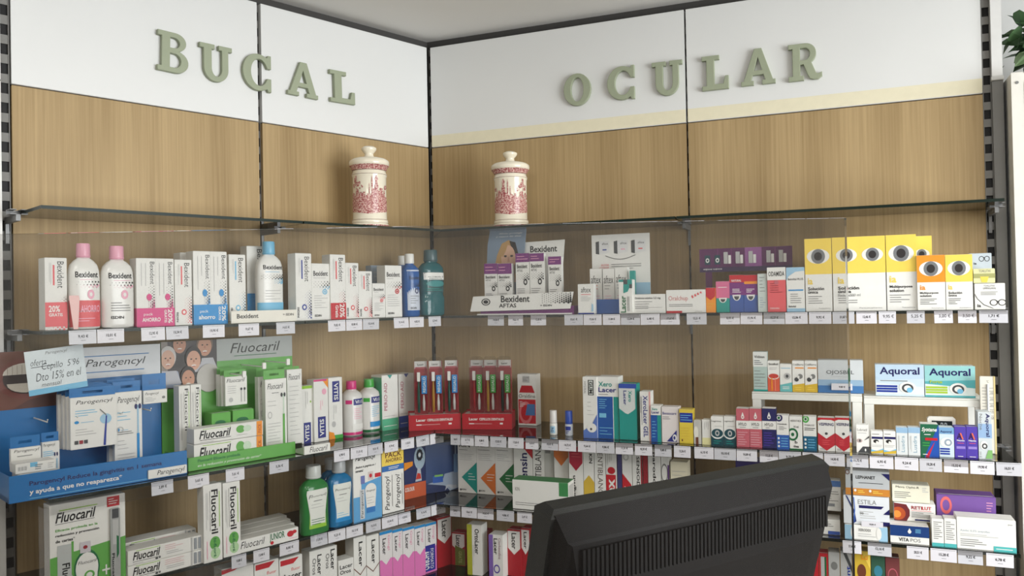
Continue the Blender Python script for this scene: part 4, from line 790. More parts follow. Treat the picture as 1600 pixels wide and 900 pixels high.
def brush_pack(parent_loc, rz, x, y, z, wd, h_, lab, tabc, hcol, ref):
    r = bpy.data.objects.new('toothbrush_pack',None); COL.objects.link(r); c, s = math.cos(rz), math.sin(rz)
    r.location = (parent_loc[0]+x*c-y*s, parent_loc[1]+x*s+y*c, z); r.rotation_euler = (0,0,rz+random.uniform(-.04,.04)); tag(r,lab,'toothbrush pack','toothbrush packs in the red stands')
    RM = mat((168,40,50),.45)
    B = MB(); B.box(-wd/2,wd/2,.012,.0135,0,h_*.93,RM); q = B.build('backing_card', r)
    B = MB(); B.box(-wd*.46,wd*.46,.008,.0115,h_*.80,h_*.93,mat('W')); q2 = B.build('header_label', r); prints(q2,wd,h_*.13,[('t','Lacer',.25,.42,.72,.68,'K','b'),('r',.08,0,.92,.22,'rose')],(0,.008,h_*.80))
    B = MB(); d_ = .009
    B.prism_xz([(-wd/2,.0),(wd/2,0),(wd/2,h_*.96),(wd*.3,h_),(-wd*.3,h_),(-wd/2,h_*.96)],-.006,.0075,PLASTIC); B.build('clear_blister', r)
    B = MB(); xo = -wd*.18; HM = mat(hcol,.4)
    B.tube([(xo,.001,.006),(xo,.001,h_*.22),(xo,.001,h_*.42),(xo,.001,h_*.56),(xo,.001,h_*.74)],[.0042,.0048,.0046,.0026,.0024],HM,8); B.build('brush_handle', r, True)
    B = MB(); B.box(xo-.005,xo+.005,-.005,.002,h_*.58,h_*.74,mat('W')); B.build('brush_bristles', r)
    B = MB(); B.bevbox(wd*.02,wd*.42,-.0045,-.003,h_*.36,h_*.68,mat(tabc,.45),.0004); q = B.build('gift_label', r); prints(q,wd*.4,h_*.32,[('t','REGALO',.25,.08,.75,.92,'W','bu')],(wd*.22,-.0045,h_*.36))
    B = MB(); B.tube([(wd*.18,.0,.012),(wd*.18,0,h_*.20),(wd*.18,0,h_*.34)],[.004,.005,.0022],mat((225,222,218),.35),8); B.build('travel_brush', r, True)
for i, (p0, p1, yb, rz, tabc, xs, hs, words) in enumerate(((640,720,672,.16,'blue',(660,683,708),((26,84,70),(190,140,50),(26,84,70)),'left'),(722,800,671,-.14,'green',(743,765,788),((180,40,50),(196,150,60),(24,50,40)),'right'))):
    r, wd, h_, dist = brush_stand(p0,p1,yb,'red toothbrush stand, %s of the two in the corner' % words,rz,tabc,i)
    for k, x in enumerate(xs):
        lx = (x-(p0+p1)/2)/F_PX*dist; brush_pack(r.location, rz, lx, .03, r.location.z+h_-.0015, .046, .192,'blister toothbrush with %s gift label, %s in the %s red stand' % ('blue' if i == 0 else 'green',('first','second','third')[k],words),tabc,hs[k],0)
# ================================================================== MIDDLE SHELF, RIGHT WALL
carton('R','C',809,838,585,'red and white mouthwash carton standing alone at the back',[('p',[(.08,.64),(.92,.64),(.78,.78),(.22,.78)],'red'),('r',.05,.53,.95,.63,'W'),('t','Oraldine',.06,.54,.94,.61,'K',''),('r',.04,.04,.96,.51,'red'),('o',.42,.25,.36,.22,.7,(225,120,125)),('p',[(.40,.20),(.92,.20),(.92,.42),(.52,.42)],(70,120,180)),('r',.28,.84,.66,.97,'LG'),('l',.3,.86,.64,.95,3,'G'),('l',.1,.36,.4,.48,4,'W')],yb=665,dep=.045)
bottle('R','C',859,870.5,641,'tiny white bottle with white cap left of the blue-capped one','tiny','W',(225,222,218),[('r',.15,.1,.9,.9,'sky'),('t','Oral',.3,.2,.7,.8,'navy','bu')],lz=(.05,.40),n=.265,name='small_bottle')
bottle('R','C',883,895,642,'tiny white bottle with blue cap','tiny',(210,215,225),(40,80,180),[('r',.1,.5,.9,.95,'dblue'),('l',.1,.1,.8,.45,2,'dblue')],lz=(.05,.40),n=.265,name='small_bottle')
TL = (30,150,140); BL = (24,84,160)
carton('R','C',911,933,589,'tall white and blue carton with boxed black brand print',[('r',.38,.70,.78,.95,'K'),('r',.44,.71,.72,.94,(205,210,205)),('t','GUM',.46,.73,.70,.92,'K','bd'),('t','HYDRAL',.10,.72,.24,.92,'G','d'),('l',.3,.35,.8,.62,4,'LG'),('p',[(0,0),(1,0),(1,.40),(.6,.22),(0,.12)],(90,120,190)),('c',.6,.17,.34,.075,'W'),('c',.55,.15,.08,.02,'dgrey')],n=.285,dep=.04)
carton('R','C',933,967,589,'tall white, blue and teal carton with two-line lettering',[('r',0,0,.74,.68,BL),('r',.74,0,1,.68,TL),('r',.73,0,.76,.68,'W'),('t','Xero',.08,.84,.70,.92,TL,'b'),('t','Lacer',.08,.75,.90,.83,VB,'b'),('l',.08,.70,.6,.73,1,'G'),('l',.1,.48,.6,.65,5,'lblue'),('l',.1,.05,.75,.2,3,'lblue'),('r',.1,.34,.42,.41,'lblue')],n=.28,dep=.06)
carton('R','C',967.5,995,600,'teal carton with white shield and blue top',[('p',[(0,.52),(.32,.48),(.5,.46),(.92,.55),(.92,.93),(0,.93)],(215,218,215)),('r',0,.92,1,1,(50,80,170)),('p',[(0,.56),(.5,.44),(.92,.56),(1,.56),(1,.4),(0,.4)],TL),('t','Lacer',.26,.62,.44,.88,VB,'bd'),('t','Xero',.54,.68,.74,.88,TL,'bd')],col=TL,n=.285,dep=.05)
carton('R','C',1000,1017,612,'slim white carton with upright gel lettering',[('t','XeroLacer GEL',.30,.08,.72,.92,VB,'bd'),('l',.04,.3,.22,.9,2,'dgrey'),('r',.84,0,1,1,(225,170,165))],n=.29,dep=.045,top=None)
carton('R','C',1017,1033,634,'small blue and teal carton with white top',[('r',0,0,.64,.74,BL),('r',.64,0,1,.74,TL),('t','Xero',.1,.87,.66,.94,TL,'b'),('t','Lacer',.1,.78,.85,.86,VB,'b'),('l',.12,.1,.55,.6,6,'lblue')],n=.295,dep=.04)
carton('R','C',1034,1061,636,'small pinkish white carton with blue triangle',[('t','Benzocare',.06,.78,.86,.86,(90,90,140),'b'),('l',.06,.64,.5,.74,2,'G'),('p',[(.28,.03),(.86,.36),(.86,.03)],VB),('c',.74,.14,.12,.10,'W'),('c',.72,.14,.06,.05,VB)],col=(232,224,222),n=.295,dep=.04)
carton('R','C',1061.5,1083,640,'small yellow carton with navy name block',[('r',.04,.62,.98,.90,'dblue'),('l',.1,.66,.9,.86,3,'lblue'),('r',.0,0,1,.03,(190,170,40)),('l',.1,.1,.8,.5,5,'gold'),('c',.2,.10,.05,.03,'brown')],col=(226,200,70),n=.30,dep=.04)
carton('R','C',1084,1096,657,'small pale grey carton right of the yellow carton',[('c',.3,.5,.3,.25,(235,232,220)),('l',.3,.8,.8,.95,2,'LG'),('r',.25,0,.6,.3,'brown')],col=(200,198,190),n=.30,dep=.03)
carton('R','C',1097,1110.5,656,'small cream carton left of the green eye pair',[('l',.2,.6,.8,.9,3,'LG'),('r',0,0,1,.28,(232,226,170))],n=.30,dep=.03)
for i, (x0_, x1_) in enumerate(((1111,1130.5),(1131,1150))):
    carton('R','C',x0_,x1_,651,'white and dark green carton with eye outline, %s of the pair' % ('left','right')[i],[('r',0,0,1,.33,'dteal'),('c',.5,.43,.52,.20,'W'),('c',.5,.43,.46,.15,'dteal'),('o',.5,.43,.18,.10,.5,'LG'),('t',('Lagrima','Lagrima H')[i],.06,.80,.82,.87,'K',''),('r',.3,.66,.9,.68,'LG'),('l',.2,.05,.8,.2,2,'teal')],n=.305,dep=.035,group='eye outline cartons')
for i, (x0_, x1_, c, nm) in enumerate(((1150.5,1171,'rose','left dusty rose carton with white drop'),(1171,1190.5,'rose','right dusty rose carton with white drop'),(1191,1213,'navy','navy carton with white drop'))):
    carton('R','C',x0_,x1_,639,nm+' on the middle shelf',[('r',0,.48,1,.69,'W'),('t','HYLO',.18,.56,.78,.64,'K','b'),('l',.25,.50,.75,.54,1,'G'),('p',[(.5,.92),(.62,.80),(.60,.755),(.5,.735),(.40,.755),(.38,.80)],'W'),('c',.5,.79,.06,.02,c),('l',.1,.05,.9,.42,6,(220,170,178) if c == 'rose' else 'violet')],col=c,n=.31,dep=.035,group='white drop cartons',top='W')
carton('R','C',1213.5,1233,649,'white and blue carton with crescent eye, left of the green ring carton',[('o',.2,.92,.3,.11,.55,'navy'),('c',.2,.92,.1,.04,'dgreen'),('t','Hyabak',.1,.71,.85,.76,'K','b'),('l',.2,.56,.9,.68,3,'G'),('r',0,0,1,.42,(40,90,170)),('c',.16,.32,.08,.035,'W'),('c',.16,.20,.08,.035,'W'),('c',.16,.09,.08,.035,'W'),('l',.35,.05,.9,.36,4,'lblue')],n=.31,dep=.035)
carton('R','C',1233.5,1254,651,'white carton with green ring print',[('t','HIDRATHEA',.1,.84,.9,.90,'K',''),('t','15 ml',.35,.66,.7,.72,'K','b'),('o',.25,.46,.42,.19,.68,'dgreen'),('c',.25,.46,.12,.055,'dgreen'),('t','b',.4,.19,.6,.28,'K','b'),('t','thea',.3,.07,.7,.15,'K','b'),('r',0,0,1,.04,'dgreen')],n=.31,dep=.035)
carton('R','C',1255,1276,651,'white and petrol blue carton with green crescent eye',[('o',.2,.92,.26,.11,.55,'green'),('c',.2,.92,.09,.04,'dgreen'),('t','THEALOZ',.1,.72,.85,.77,'G','b'),('l',.1,.58,.9,.68,2,'K'),('r',0,0,1,.42,(20,96,130)),('c',.16,.32,.08,.035,'W'),('c',.16,.20,.08,.035,'W'),('c',.16,.09,.08,.035,'W'),('l',.35,.05,.9,.36,4,'lblue')],n=.31,dep=.035)
for i, (x0_, x1_) in enumerate(((1278,1304.5),(1305,1331))):
    carton('R','C',x0_,x1_,653,'white and red carton with chevron and eye, %s of the pair' % ('left','right')[i],[('t','VISPRING',.06,.76,.94,.85,'navy','b'),('p',[(0,1),(1,1),(1,.90),(.8,.94),(.2,.94),(0,.90)],'red'),('p',[(0,.55),(.5,.38),(1,.55),(1,.20),(.5,.02),(0,.20)],(190,40,54)),('c',.5,.53,.22,.05,'W'),('c',.5,.53,.09,.04,'dgrey'),('l',.25,.18,.75,.36,3,'coral'),('l',.1,.04,.4,.1,2,'G')],n=.31,dep=.035,group='red chevron cartons')
carton('R','C',1338,1358,664,'white carton with dark grey wedge right of the red pair',[('t','Lubristil',.1,.78,.85,.87,'G',''),('l',.1,.68,.8,.74,1,'LG'),('p',[(.1,.02),(1,.02),(1,.24),(.5,.24)],'dgrey'),('c',.7,.12,.06,.05,'W'),('c',.25,.44,.22,.07,(190,170,165)),('c',.28,.44,.07,.05,'dgrey'),('p',[(.6,.45),(1,.62),(1,.55)],'dgrey')],n=.31,dep=.03)
for i, (x0_, x1_) in enumerate(((1361,1380),(1380.5,1400))):
    carton('R','C',x0_,x1_,674,'small white carton with eye and blue-yellow foot, %s of two' % ('left','right')[i],[('r',.06,.66,.98,.76,'navy'),('l',.1,.82,.8,.92,1,'G'),('c',.42,.56,.22,.08,(40,36,36)),('c',.5,.52,.1,.05,'W'),('l',.1,.3,.9,.42,2,'LG'),('p',[(0,.10),(1,.20),(1,.06),(0,.02)],'gold'),('p',[(0,.20),(.5,.14),(1,.26),(1,.2),(0,.10)],'lblue')],n=.312,dep=.03,group='small eye cartons with striped foot')
for i, (x0_, x1_) in enumerate(((1400.5,1418.5),(1419,1438))):
    carton('R','C',x0_,x1_,668,'pale blue-white carton with upright grey lettering, %s of two' % ('left','right')[i],[('r',0,.80,1,1,(150,185,215)),('t','Lusdra',.42,.12,.72,.70,(130,165,185),'u'),('l',.15,.15,.3,.7,2,'LG')],col=(222,226,226),n=.312,dep=.03,group='upright grey lettering cartons')
carton('R','C',1438.5,1467,663,'green and blue carton with red diagonal beam',[('r',0,0,1,1,(30,100,70)),('p',[(1,1),(1,0),(.2,0)],(30,80,170)),('p',[(.25,0),(.45,0),(.78,.46),(.70,.40)],(190,40,70)),('t','Systane',.06,.74,.90,.90,'W','bi'),('l',.2,.64,.85,.72,1,'W'),('r',.25,.50,.92,.58,'red'),('l',.1,.3,.5,.46,2,'green'),('l',.1,.04,.4,.1,1,'W')],n=.312,dep=.04)
carton('R','C',1467.5,1491,668,'small blue-white carton with swirl eye and navy lines',[('r',0,.78,1,1,(120,165,205)),('t','Aquoral',.08,.80,.85,.90,'navy','b'),('c',.5,.5,.42,.16,'W'),('o',.6,.5,.26,.12,.55,'bluegrey'),('r',.05,.26,.7,.31,'dblue'),('r',.05,.18,.7,.23,'dblue'),('r',.05,.10,.7,.15,'dblue')],col=(205,220,228),n=.312,dep=.035)
for i, (x0_, x1_) in enumerate(((1491.5,1510),(1510,1528))):
    carton('R','C',x0_,x1_,667,'violet carton with orange-edged letter mark, %s of two' % ('left','right')[i],[('t','A',.2,.60,.62,.80,(50,20,80),'b'),('p',[(.45,.80),(.58,.80),(.78,.60),(.66,.60)],(225,110,80)),('t','Nextia',.2,.54,.85,.59,'W','b'),('l',.25,.46,.8,.50,1,'coral'),('r',.15,.30,.9,.38,(150,130,205)),('l',.25,.04,.9,.08,1,'W')],col=(80,60,165),n=.312,dep=.035,group='violet cartons')
carton('R','C',1528.5,1550,644,'tall silver-blue carton with upright navy lettering at the shelf end',[('r',0,.45,1,.75,(150,180,215)),('t','Aquoral',.50,.48,.86,.97,'navy','bd'),('t','Noche',.12,.62,.32,.96,'G','d'),('c',.4,.30,.26,.09,'W'),('o',.45,.28,.2,.06,.5,'dgrey'),('p',[(.5,.02),(1,.02),(1,.2),(.7,.2)],(130,180,110)),('t','5 ml',.06,.04,.2,.16,'G','u')],col=(205,212,215),n=.312,dep=.045)
# --- white risers, the goods on them, thermometer, clock
def riser(x0_, x1_, yt, n, lab):
    t0, zt = wpt('R',x0_,yt,n); t1 = tx('R',x1_,n,zt); tm_ = (t0+t1)/2; w2 = (t1-t0)/2; z = ROW['C']+.0006; H_ = zt-z
    r = empty('shelf_riser','R',tm_,n,z); tag(r,lab,'shelf riser','white shelf risers'); M_ = mat((232,232,226),.4)
    B = MB(); B.bevbox(-w2,w2,0,.14,H_-.004,H_,M_,.001); B.build('top_plate', r)
    B = MB(); B.bevbox(-w2,w2,-.002,.002,H_-.022,H_-.0045,M_,.0008); B.build('front_rail', r)
    for sx in (-1,1):
        for dy in (0,.125):
            B = MB(); B.bevbox(sx*(w2-.013)-.012,sx*(w2-.013)+.012,dy,dy+.012,0,H_-.0045,M_,.001); B.build('leg', r)
    return zt
zP = riser(1175,1347,612,.215,'white shelf riser left of centre behind the red chevron cartons')
zQ = riser(1350,1540,619,.215,'white shelf riser right, carrying the two blue-green cartons')
nP = .200
carton('R','C',1177,1199,550,'tall pale green-grey carton at the left of the riser',[('r',0,.62,1,1,(225,228,224)),('t','Vidisan',.08,.84,.82,.91,'K','b'),('l',.08,.66,.8,.8,3,'dgrey'),('l',.08,.08,.85,.55,6,'G'),('r',0,0,1,.04,'teal')],col=(176,196,190),n=nP,z=zP+.0005,dep=.04)
carton('R','C',1199.5,1218,564,'white carton with orange cylinder print on the riser',[('r',.0,.0,1,.50,(214,96,70)),('c',.5,.50,.48,.11,'W'),('c',.5,.50,.42,.08,(200,70,60)),('t','Siccafluid',.1,.86,.9,.93,'K','b'),('l',.15,.7,.85,.8,2,'LG'),('r',.3,.02,.4,.45,'orange'),('r',.6,.02,.66,.45,(240,150,120))],n=nP,z=zP+.0005,dep=.035)
carton('R','C',1218.5,1237.5,569,'white and teal carton with blurred eye on the riser',[('p',[(0,0),(1,0),(1,.34),(0,.24)],(110,185,185)),('c',.6,.56,.28,.12,'LG'),('c',.6,.56,.12,.06,'dgrey'),('l',.1,.8,.9,.9,1,'lblue'),('l',.2,.08,.8,.2,2,'W')],n=nP,z=zP+.0005,dep=.035)
for i, (x0_, x1_) in enumerate(((1238,1257),(1257.5,1277))):
    carton('R','C',x0_,x1_,564,'white carton with amber foot and flower eye, %s of two on the riser' % ('left','right')[i],[('p',[(0,0),(1,0),(1,.28),(0,.22)],'gold'),('t','ColiBerry',.06,.83,.94,.91,'K',''),('r',.25,.75,.95,.79,'orange'),('c',.65,.50,.20,.08,'G'),('c',.35,.40,.18,.07,'dgrey'),('c',.5,.48,.1,.05,'W'),('l',.2,.05,.8,.18,2,'yellow')],n=nP,z=zP+.0005,dep=.035,group='amber foot cartons')
carton('R','C',1278,1349,563,'wide silver to blue carton on the riser',[('r',0,0,1,.22,(70,120,175)),('r',0,.22,1,.40,(150,180,205)),('t','OJOSBEL',.19,.54,.80,.69,'dgrey',''),('l',.3,.48,.75,.51,1,'LG')],col=(205,210,212),n=nP,z=zP+.0005,dep=.05)
aq = lambda c1, c2, c3: [('r',0,.50,1,1,c1),('p',[(0,.50),(1,.56),(1,.30),(0,.42)],c2),('r',0,0,1,.06,c2),('t','Aquoral',.09,.62,.91,.92,'navy','b'),('r',.02,.28,.45,.34,c3),('r',.02,.20,.45,.26,c3),('r',.02,.12,.45,.18,c3),('c',.66,.28,.17,.18,'W'),('o',.66,.26,.12,.14,.62,'dgrey'),('c',.70,.20,.06,.08,'lblue'),('t','Forte',.1,.44,.35,.54,c3,'b') if c3 != 'dblue' else ('l',.1,.45,.9,.52,1,'G')]
carton('R','C',1368,1444,570,'wide pale blue carton with big navy lettering on the right riser',aq((190,212,230),(205,222,232),'dblue'),col=(222,230,234),n=nP,z=zQ+.0005,dep=.05,group='wide carton pair on the right riser')
carton('R','C',1445,1524,572,'wide teal carton with big navy lettering and lime lines on the right riser',aq((150,205,205),(90,175,180),(170,200,60)),col=(220,232,230),n=nP,z=zQ+.0005,dep=.05,group='wide carton pair on the right riser')
n = .232; t0, z1 = wpt('R',1531,588,n); t1 = tx('R',1554,n,z1); w2 = (t1-t0)/2; z = ROW['C']+.0006; H_ = z1-z
r = empty('wall_thermometer','R',(t0+t1)/2,n,z); tag(r,'white thermometer board standing at the right end of the middle shelf','thermometer')
B = MB(); B.bevbox(-w2,w2,0,.012,0,H_,mat((228,224,212),.4),.002); q = B.build('board', r)
prints(q,2*w2,H_,[('t','°C',.42,.92,.58,.95,'K','')]+[('r',.12,.45+.04*k,.40,.455+.04*k,'G') for k in range(11)]+[('r',.60,.45+.04*k,.88,.455+.04*k,'G') for k in range(11)]+[('t',s_,.66,.462+.08*k,.86,.478+.08*k,'K','') for k, s_ in enumerate(('0','10','20','30','40'))],(0,0,0))
B = MB(); B.tube([(0,-.002,H_*.40),(0,-.002,H_*.90)],.0022,mat((200,205,210),.1),8); B.lathe([(.001,H_*.37),(.005,H_*.385),(.005,H_*.395),(.002,H_*.41)],mat('red',.2),10,cy=-.003); B.build('glass_tube', r)
B = MB(); B.box(w2-.003,w2+.001,-.001,.013,0,H_,mat((214,196,140),.4)); B.build('brass_edge', r)
n = .262; t0, z1 = wpt('R',1449,651,n); t1 = tx('R',1493,n,z1); w2 = (t1-t0)/2; z = ROW['C']+.0006; H_ = z1-z
r = empty('digital_clock','R',(t0+t1)/2,n,z); tag(r,'white framed digital clock half hidden behind the green and blue cartons','clock')
B = MB(); B.bevbox(-w2,w2,0,.02,0,H_,mat((232,230,224),.35),.005); B.build('case', r)
B = MB(); B.bevbox(-w2+.010,w2-.008,-.001,.0005,H_*.2,H_-.010,mat((36,42,44),.12),.0004); q = B.build('screen', r); prints(q,2*w2-.018,H_*.8-.01,[('t','22',.42,.62,.78,.94,'grey','b')],(.001,-.001,H_*.2))

# ================================================================== LOWER SHELF, LEFT WALL
nn = .295
# large carded value pack at the far left
t0, z1 = wpt('L',77,790,nn-.018); t1 = tx('L',195,nn-.018,z1); zb = ROW['D']+.0005; w2 = (t1-t0)/2; H_ = min(zy('L',(t0+t1)/2,nn-.018,780), ROW['C']-.011)-zb
r = empty('value_pack','L',(t0+t1)/2,nn-.018,zb); tag(r,'large white and green toothpaste value pack at the far left of the lower shelf','pack')
B = MB(); B.bevbox(-w2,w2,0,.045,0,H_,mat('W',.4),.001); q = B.build('carton', r); W2 = 2*w2
prints(q,W2,H_,[('p',[(0,0),(1,0),(1,.52),(0,.44)],'fgreen'),('t','Fluocaril',.07,.80,.60,.91,'K','bi'),('r',.07,.785,.58,.79,'K'),('r',.12,.925,.62,.935,'lime'),('t','Eficacia probada en la',.07,.70,.62,.735,'fgreen','b'),('t','reducción y prevención',.07,.645,.64,.68,'K','b'),('t','de caries*',.07,.59,.32,.625,'K','b'),('r',.75,.875,.92,.985,'red'),('l',.77,.895,.90,.97,3,'W'),('r',.09,.0,.28,.56,(190,194,192)),('t','Fluocaril',.15,-.0,.25,.36,'K','bd'),('r',.27,.22,.30,.58,'fgreen'),('o',.20,.49,.05,.03,.7,'LG'),('c',.47,.26,.17,.20,'dgreen'),('r',.32,.0,.62,.25,'dgreen'),('c',.47,.26,.15,.17,'W'),('p',[(.34,.0),(.60,.0),(.61,.28),(.33,.28)],'W'),('t','Fluocaril',.35,.31,.60,.345,'K','i'),('o',.50,.18,.07,.05,.6,'fgreen'),('r',.38,.43,.52,.55,(205,200,205)),('c',.45,.49,.03,.02,'maroon'),('r',.67,.185,.78,.205,'W'),('r',.715,.14,.735,.25,'W')],(0,0,0))
B = MB(); B.bevbox(w2-.037*W2/.15,w2-.018*W2/.15,-.010,-.0005,.01,H_*.86,PLASTIC,.002); 
B = MB(); B.bevbox(w2*.56,w2*.82,-.009,-.001,.01,H_*.86,mat((170,172,170),.25),.003); q = B.build('brush_window', r); prints(q,w2*.26,H_*.8,[('r',.15,.86,.85,.99,'dgrey'),('r',.2,.5,.8,.84,'LG'),('p',[(.6,.30),(.85,.36),(.85,.60),(.6,.62)],'dgreen'),('t','Fluocaril',.1,.0,.38,.38,'K','bd')],(w2*.69,-.009,H_*.06))
B = MB(); B.box(-w2-.012,-w2-.0005,.002,.04,0,H_*.98,PLASTIC); B.build('side_blister', r)
fl = [('t','Fluocaril',.06,.30,.42,.85,'K','bi'),('r',.06,.2,.42,.23,'K'),('r',.10,.90,.42,.94,'lime'),('l',.06,.04,.3,.14,1,'LG'),('c',.37,.12,.02,.07,'dgrey'),('c',.41,.14,.015,.05,'dgrey'),('l',.48,.5,.74,.9,3,(225,190,190)),('l',.50,.2,.74,.45,2,'LG'),('r',.84,0,.86,1,'LG'),('r',.88,.1,.92,.9,'grey'),('r',.94,.1,.98,.9,'grey')]
GS = 'white cartons stacked flat on the lower left shelf'
zz = ROW['D']+.0006
lens_ = (200,316)
hh_ = .036
def flat(w, x0_, x1_, n, z, h, lab, ops, dep=.05, group=None, col='W'):
    t0 = tx(w,x0_,n,z+h/2); t1 = tx(w,x1_,n,z+h/2); wd = t1-t0
    B = MB(); B.bevbox(-wd/2,wd/2,0,dep,0,h,mat(col,.5),.0008); o = B.build('carton'); at(o,w,(t0+t1)/2,n,z); tag(o,lab,'carton',group)
    f_ = MB(); f_.box(wd/2-.0002,wd/2+.0006,dep*.1,dep*.9,h*.1,h*.9,mat('LG')); f_.build('tuck_flap', o); prints(o,wd,h,ops); return o
for k in range(2): flat('L',200,316,nn-.012,zz+k*(hh_+.0008),hh_,'flat white toothpaste carton beside the value pack, %s of the front two' % ('lower','upper')[k],fl,group=GS)
for k in range(2): flat('L',193,306,nn-.075,zz+k*(hh_+.0008),hh_+.004*k,'flat white toothpaste carton in the rear row beside the value pack, %s' % ('lower','upper')[k],fl,group=GS)
flv = [('t','Fluocaril',.42,.36,.78,.93,'K','bd'),('r',.84,.44,.88,.90,'lime'),('r',.34,.40,.36,.92,'K'),('l',.12,.4,.26,.9,2,'LG'),('c',.60,.24,.28,.085,'fgreen'),('c',.62,.11,.26,.075,(180,215,165)),('t','bi-fluoré',.52,.06,.68,.30,'dgreen','bd'),('r',.16,.05,.20,.28,'pinkl')]
for i, (x0_, x1_, yt) in enumerate(((318,347,757),(348.5,375.5,753))):
    carton('L','D',x0_,x1_,yt,'upright white and green toothpaste carton on the lower shelf, %s of two' % ('left','right')[i],flv,n=nn-(.0,.008)[i],dep=.036,group='upright cartons on the lower left shelf')
jn = [('t','Fluocaril',.02,.3,.42,.85,'K','i'),('t','JUNIOR',.50,.25,.76,.95,'dgreen','b'),('c',.54,.2,.03,.14,'red'),('c',.86,.58,.06,.25,'red'),('c',.93,.68,.04,.15,'red'),('l',.84,.1,.98,.3,1,'pinkl')]
for k in range(4): flat('L',374-k*4,466-k*6,nn-.012-k*.045,zz,.034,'flat white junior toothpaste carton, %s row from the front' % ('first','second','third','fourth')[k],jn,dep=.043,group='junior cartons lying in rows')
def rinse_ops(name, c1, c2): return [('p',[(.04,1),(.96,1),(.98,.90),(.86,.38),(.90,.0),(.10,0),(.14,.38),(.02,.90)],(228,230,222)),('p',[(.14,.36),(.86,.36),(.90,0),(.10,0)],c1),('t',name,.10,.78,.92,.88,'K','i'),('r',.3,.70,.7,.72,'G'),('l',.2,.5,.8,.66,2,'LG'),('l',.2,.08,.8,.26,3,c2)]
bottle('L','D',469,511,727,'green mouthwash bottle with clear cap on the lower left shelf','flask',(44,120,58),(196,200,196),rinse_ops('Fluocaril','lime','dgreen'),lz=(.10,.66),lw=.80,n=nn-.005,gloss=.1,group='coloured mouthwash bottles')
bottle('L','D',511.5,548,719,'blue mouthwash bottle with grey cap on the lower left shelf','flask',(28,110,160),(176,180,182),rinse_ops('Parogencyl','blue','lblue'),lz=(.08,.66),lw=.80,n=nn-.02,gloss=.1,group='coloured mouthwash bottles')
bottle('L','D',500,538,716,'second blue mouthwash bottle behind the front pair','flask',(28,110,160),(176,180,182),n=nn-.115,gloss=.1,group='coloured mouthwash bottles')
carton('L','D',552,596,706,'white and blue carton picturing a tube and bottle',[('p',[(0,0),(1,0),(1,.60),(.28,.54),(.28,.36),(0,.36)],(96,165,215)),('t','Parogencyl',.08,.87,.80,.95,'K','bi'),('t','¡Reduce la gingivitis en 1',.08,.77,.80,.81,'K','bi'),('t','semana!',.08,.72,.35,.76,'K','b'),('r',.76,.60,.98,.66,'red'),('r',.52,.58,.70,.70,(215,200,195)),('c',.61,.64,.05,.03,'red'),('r',.26,.54,.40,.66,(110,120,180)),('r',.22,.03,.38,.46,(205,208,210)),('t','Parogencyl',.25,.05,.35,.44,'K','u'),('c',.60,.44,.20,.09,'W'),('p',[(.40,.44),(.80,.44),(.75,.16),(.45,.16)],'W'),('r',.45,.10,.75,.18,(50,120,190)),('t','Parogencyl',.44,.40,.76,.44,'K','i'),('l',.46,.22,.72,.34,3,'LG')],n=nn-.025,dep=.05)
carton('L','D',597,631,703,'savings carton with yellow top, blue band and twin upright lettering',[('r',0,.76,1,1,'yellow'),('t','PACK',.16,.885,.90,.97,'brown','b'),('t','AHORRO',.16,.81,.92,.87,'brown','b'),('r',0,.67,1,.76,(50,110,180)),('l',.3,.69,.8,.74,2,'W'),('t','Parogencyl',.12,.05,.38,.60,'K','iu'),('t','Parogencyl',.60,.05,.86,.60,'K','iu'),('r',.44,.1,.46,.6,'G'),('r',.90,.1,.92,.6,'G')],n=nn-.035,dep=.05)
carton('L','D',631.5,665,696,'navy and orange electric toothbrush carton with white brush head',[('r',0,0,1,.28,(205,96,60)),('p',[(0,.55),(.4,.62),(.4,.70),(0,.70)],'orange'),('t','COLOUR',.02,.14,.46,.22,'W','b'),('c',.72,.74,.26,.22,(170,190,205)),('o',.72,.80,.15,.11,.45,(24,28,40)),('c',.72,.80,.05,.035,'W'),('p',[(.5,.30),(.8,.30),(.76,.52),(.62,.56)],(190,195,205)),('p',[(.52,.34),(.78,.34),(.74,.44),(.6,.46)],(200,60,50))]+[('p',[(.72+.12*math.cos(a),.80+.09*math.sin(a)),(.72+.19*math.cos(a+.12),.80+.14*math.sin(a+.12)),(.72+.12*math.cos(a+.3),.80+.09*math.sin(a+.3))],(24,28,40)) for a in [k*.7 for k in range(9)]],col=(30,46,96),n=.165,dep=.07)
carton('L','D',669,714,692,'dark blue electric toothbrush carton with upright handle in the corner',[('r',0,.22,1,1,(30,66,120)),('p',[(.05,.20),(.5,.26),(.55,.36),(1,.40),(1,.05),(.7,.0),(.55,.12)],(160,175,195)),('r',.2,.20,.5,.34,(34,90,180)),('r',.25,.32,.5,.36,(130,190,100)),('r',.82,.36,.94,.74,(120,160,205)),('r',.855,.74,.905,.98,(160,190,220)),('p',[(.55,.02),(.66,.10),(.72,.04),(.9,.04),(.9,.10),(.6,.14)],(190,196,205))],col=(24,44,92),n=.175,dep=.045,rz=-.25)
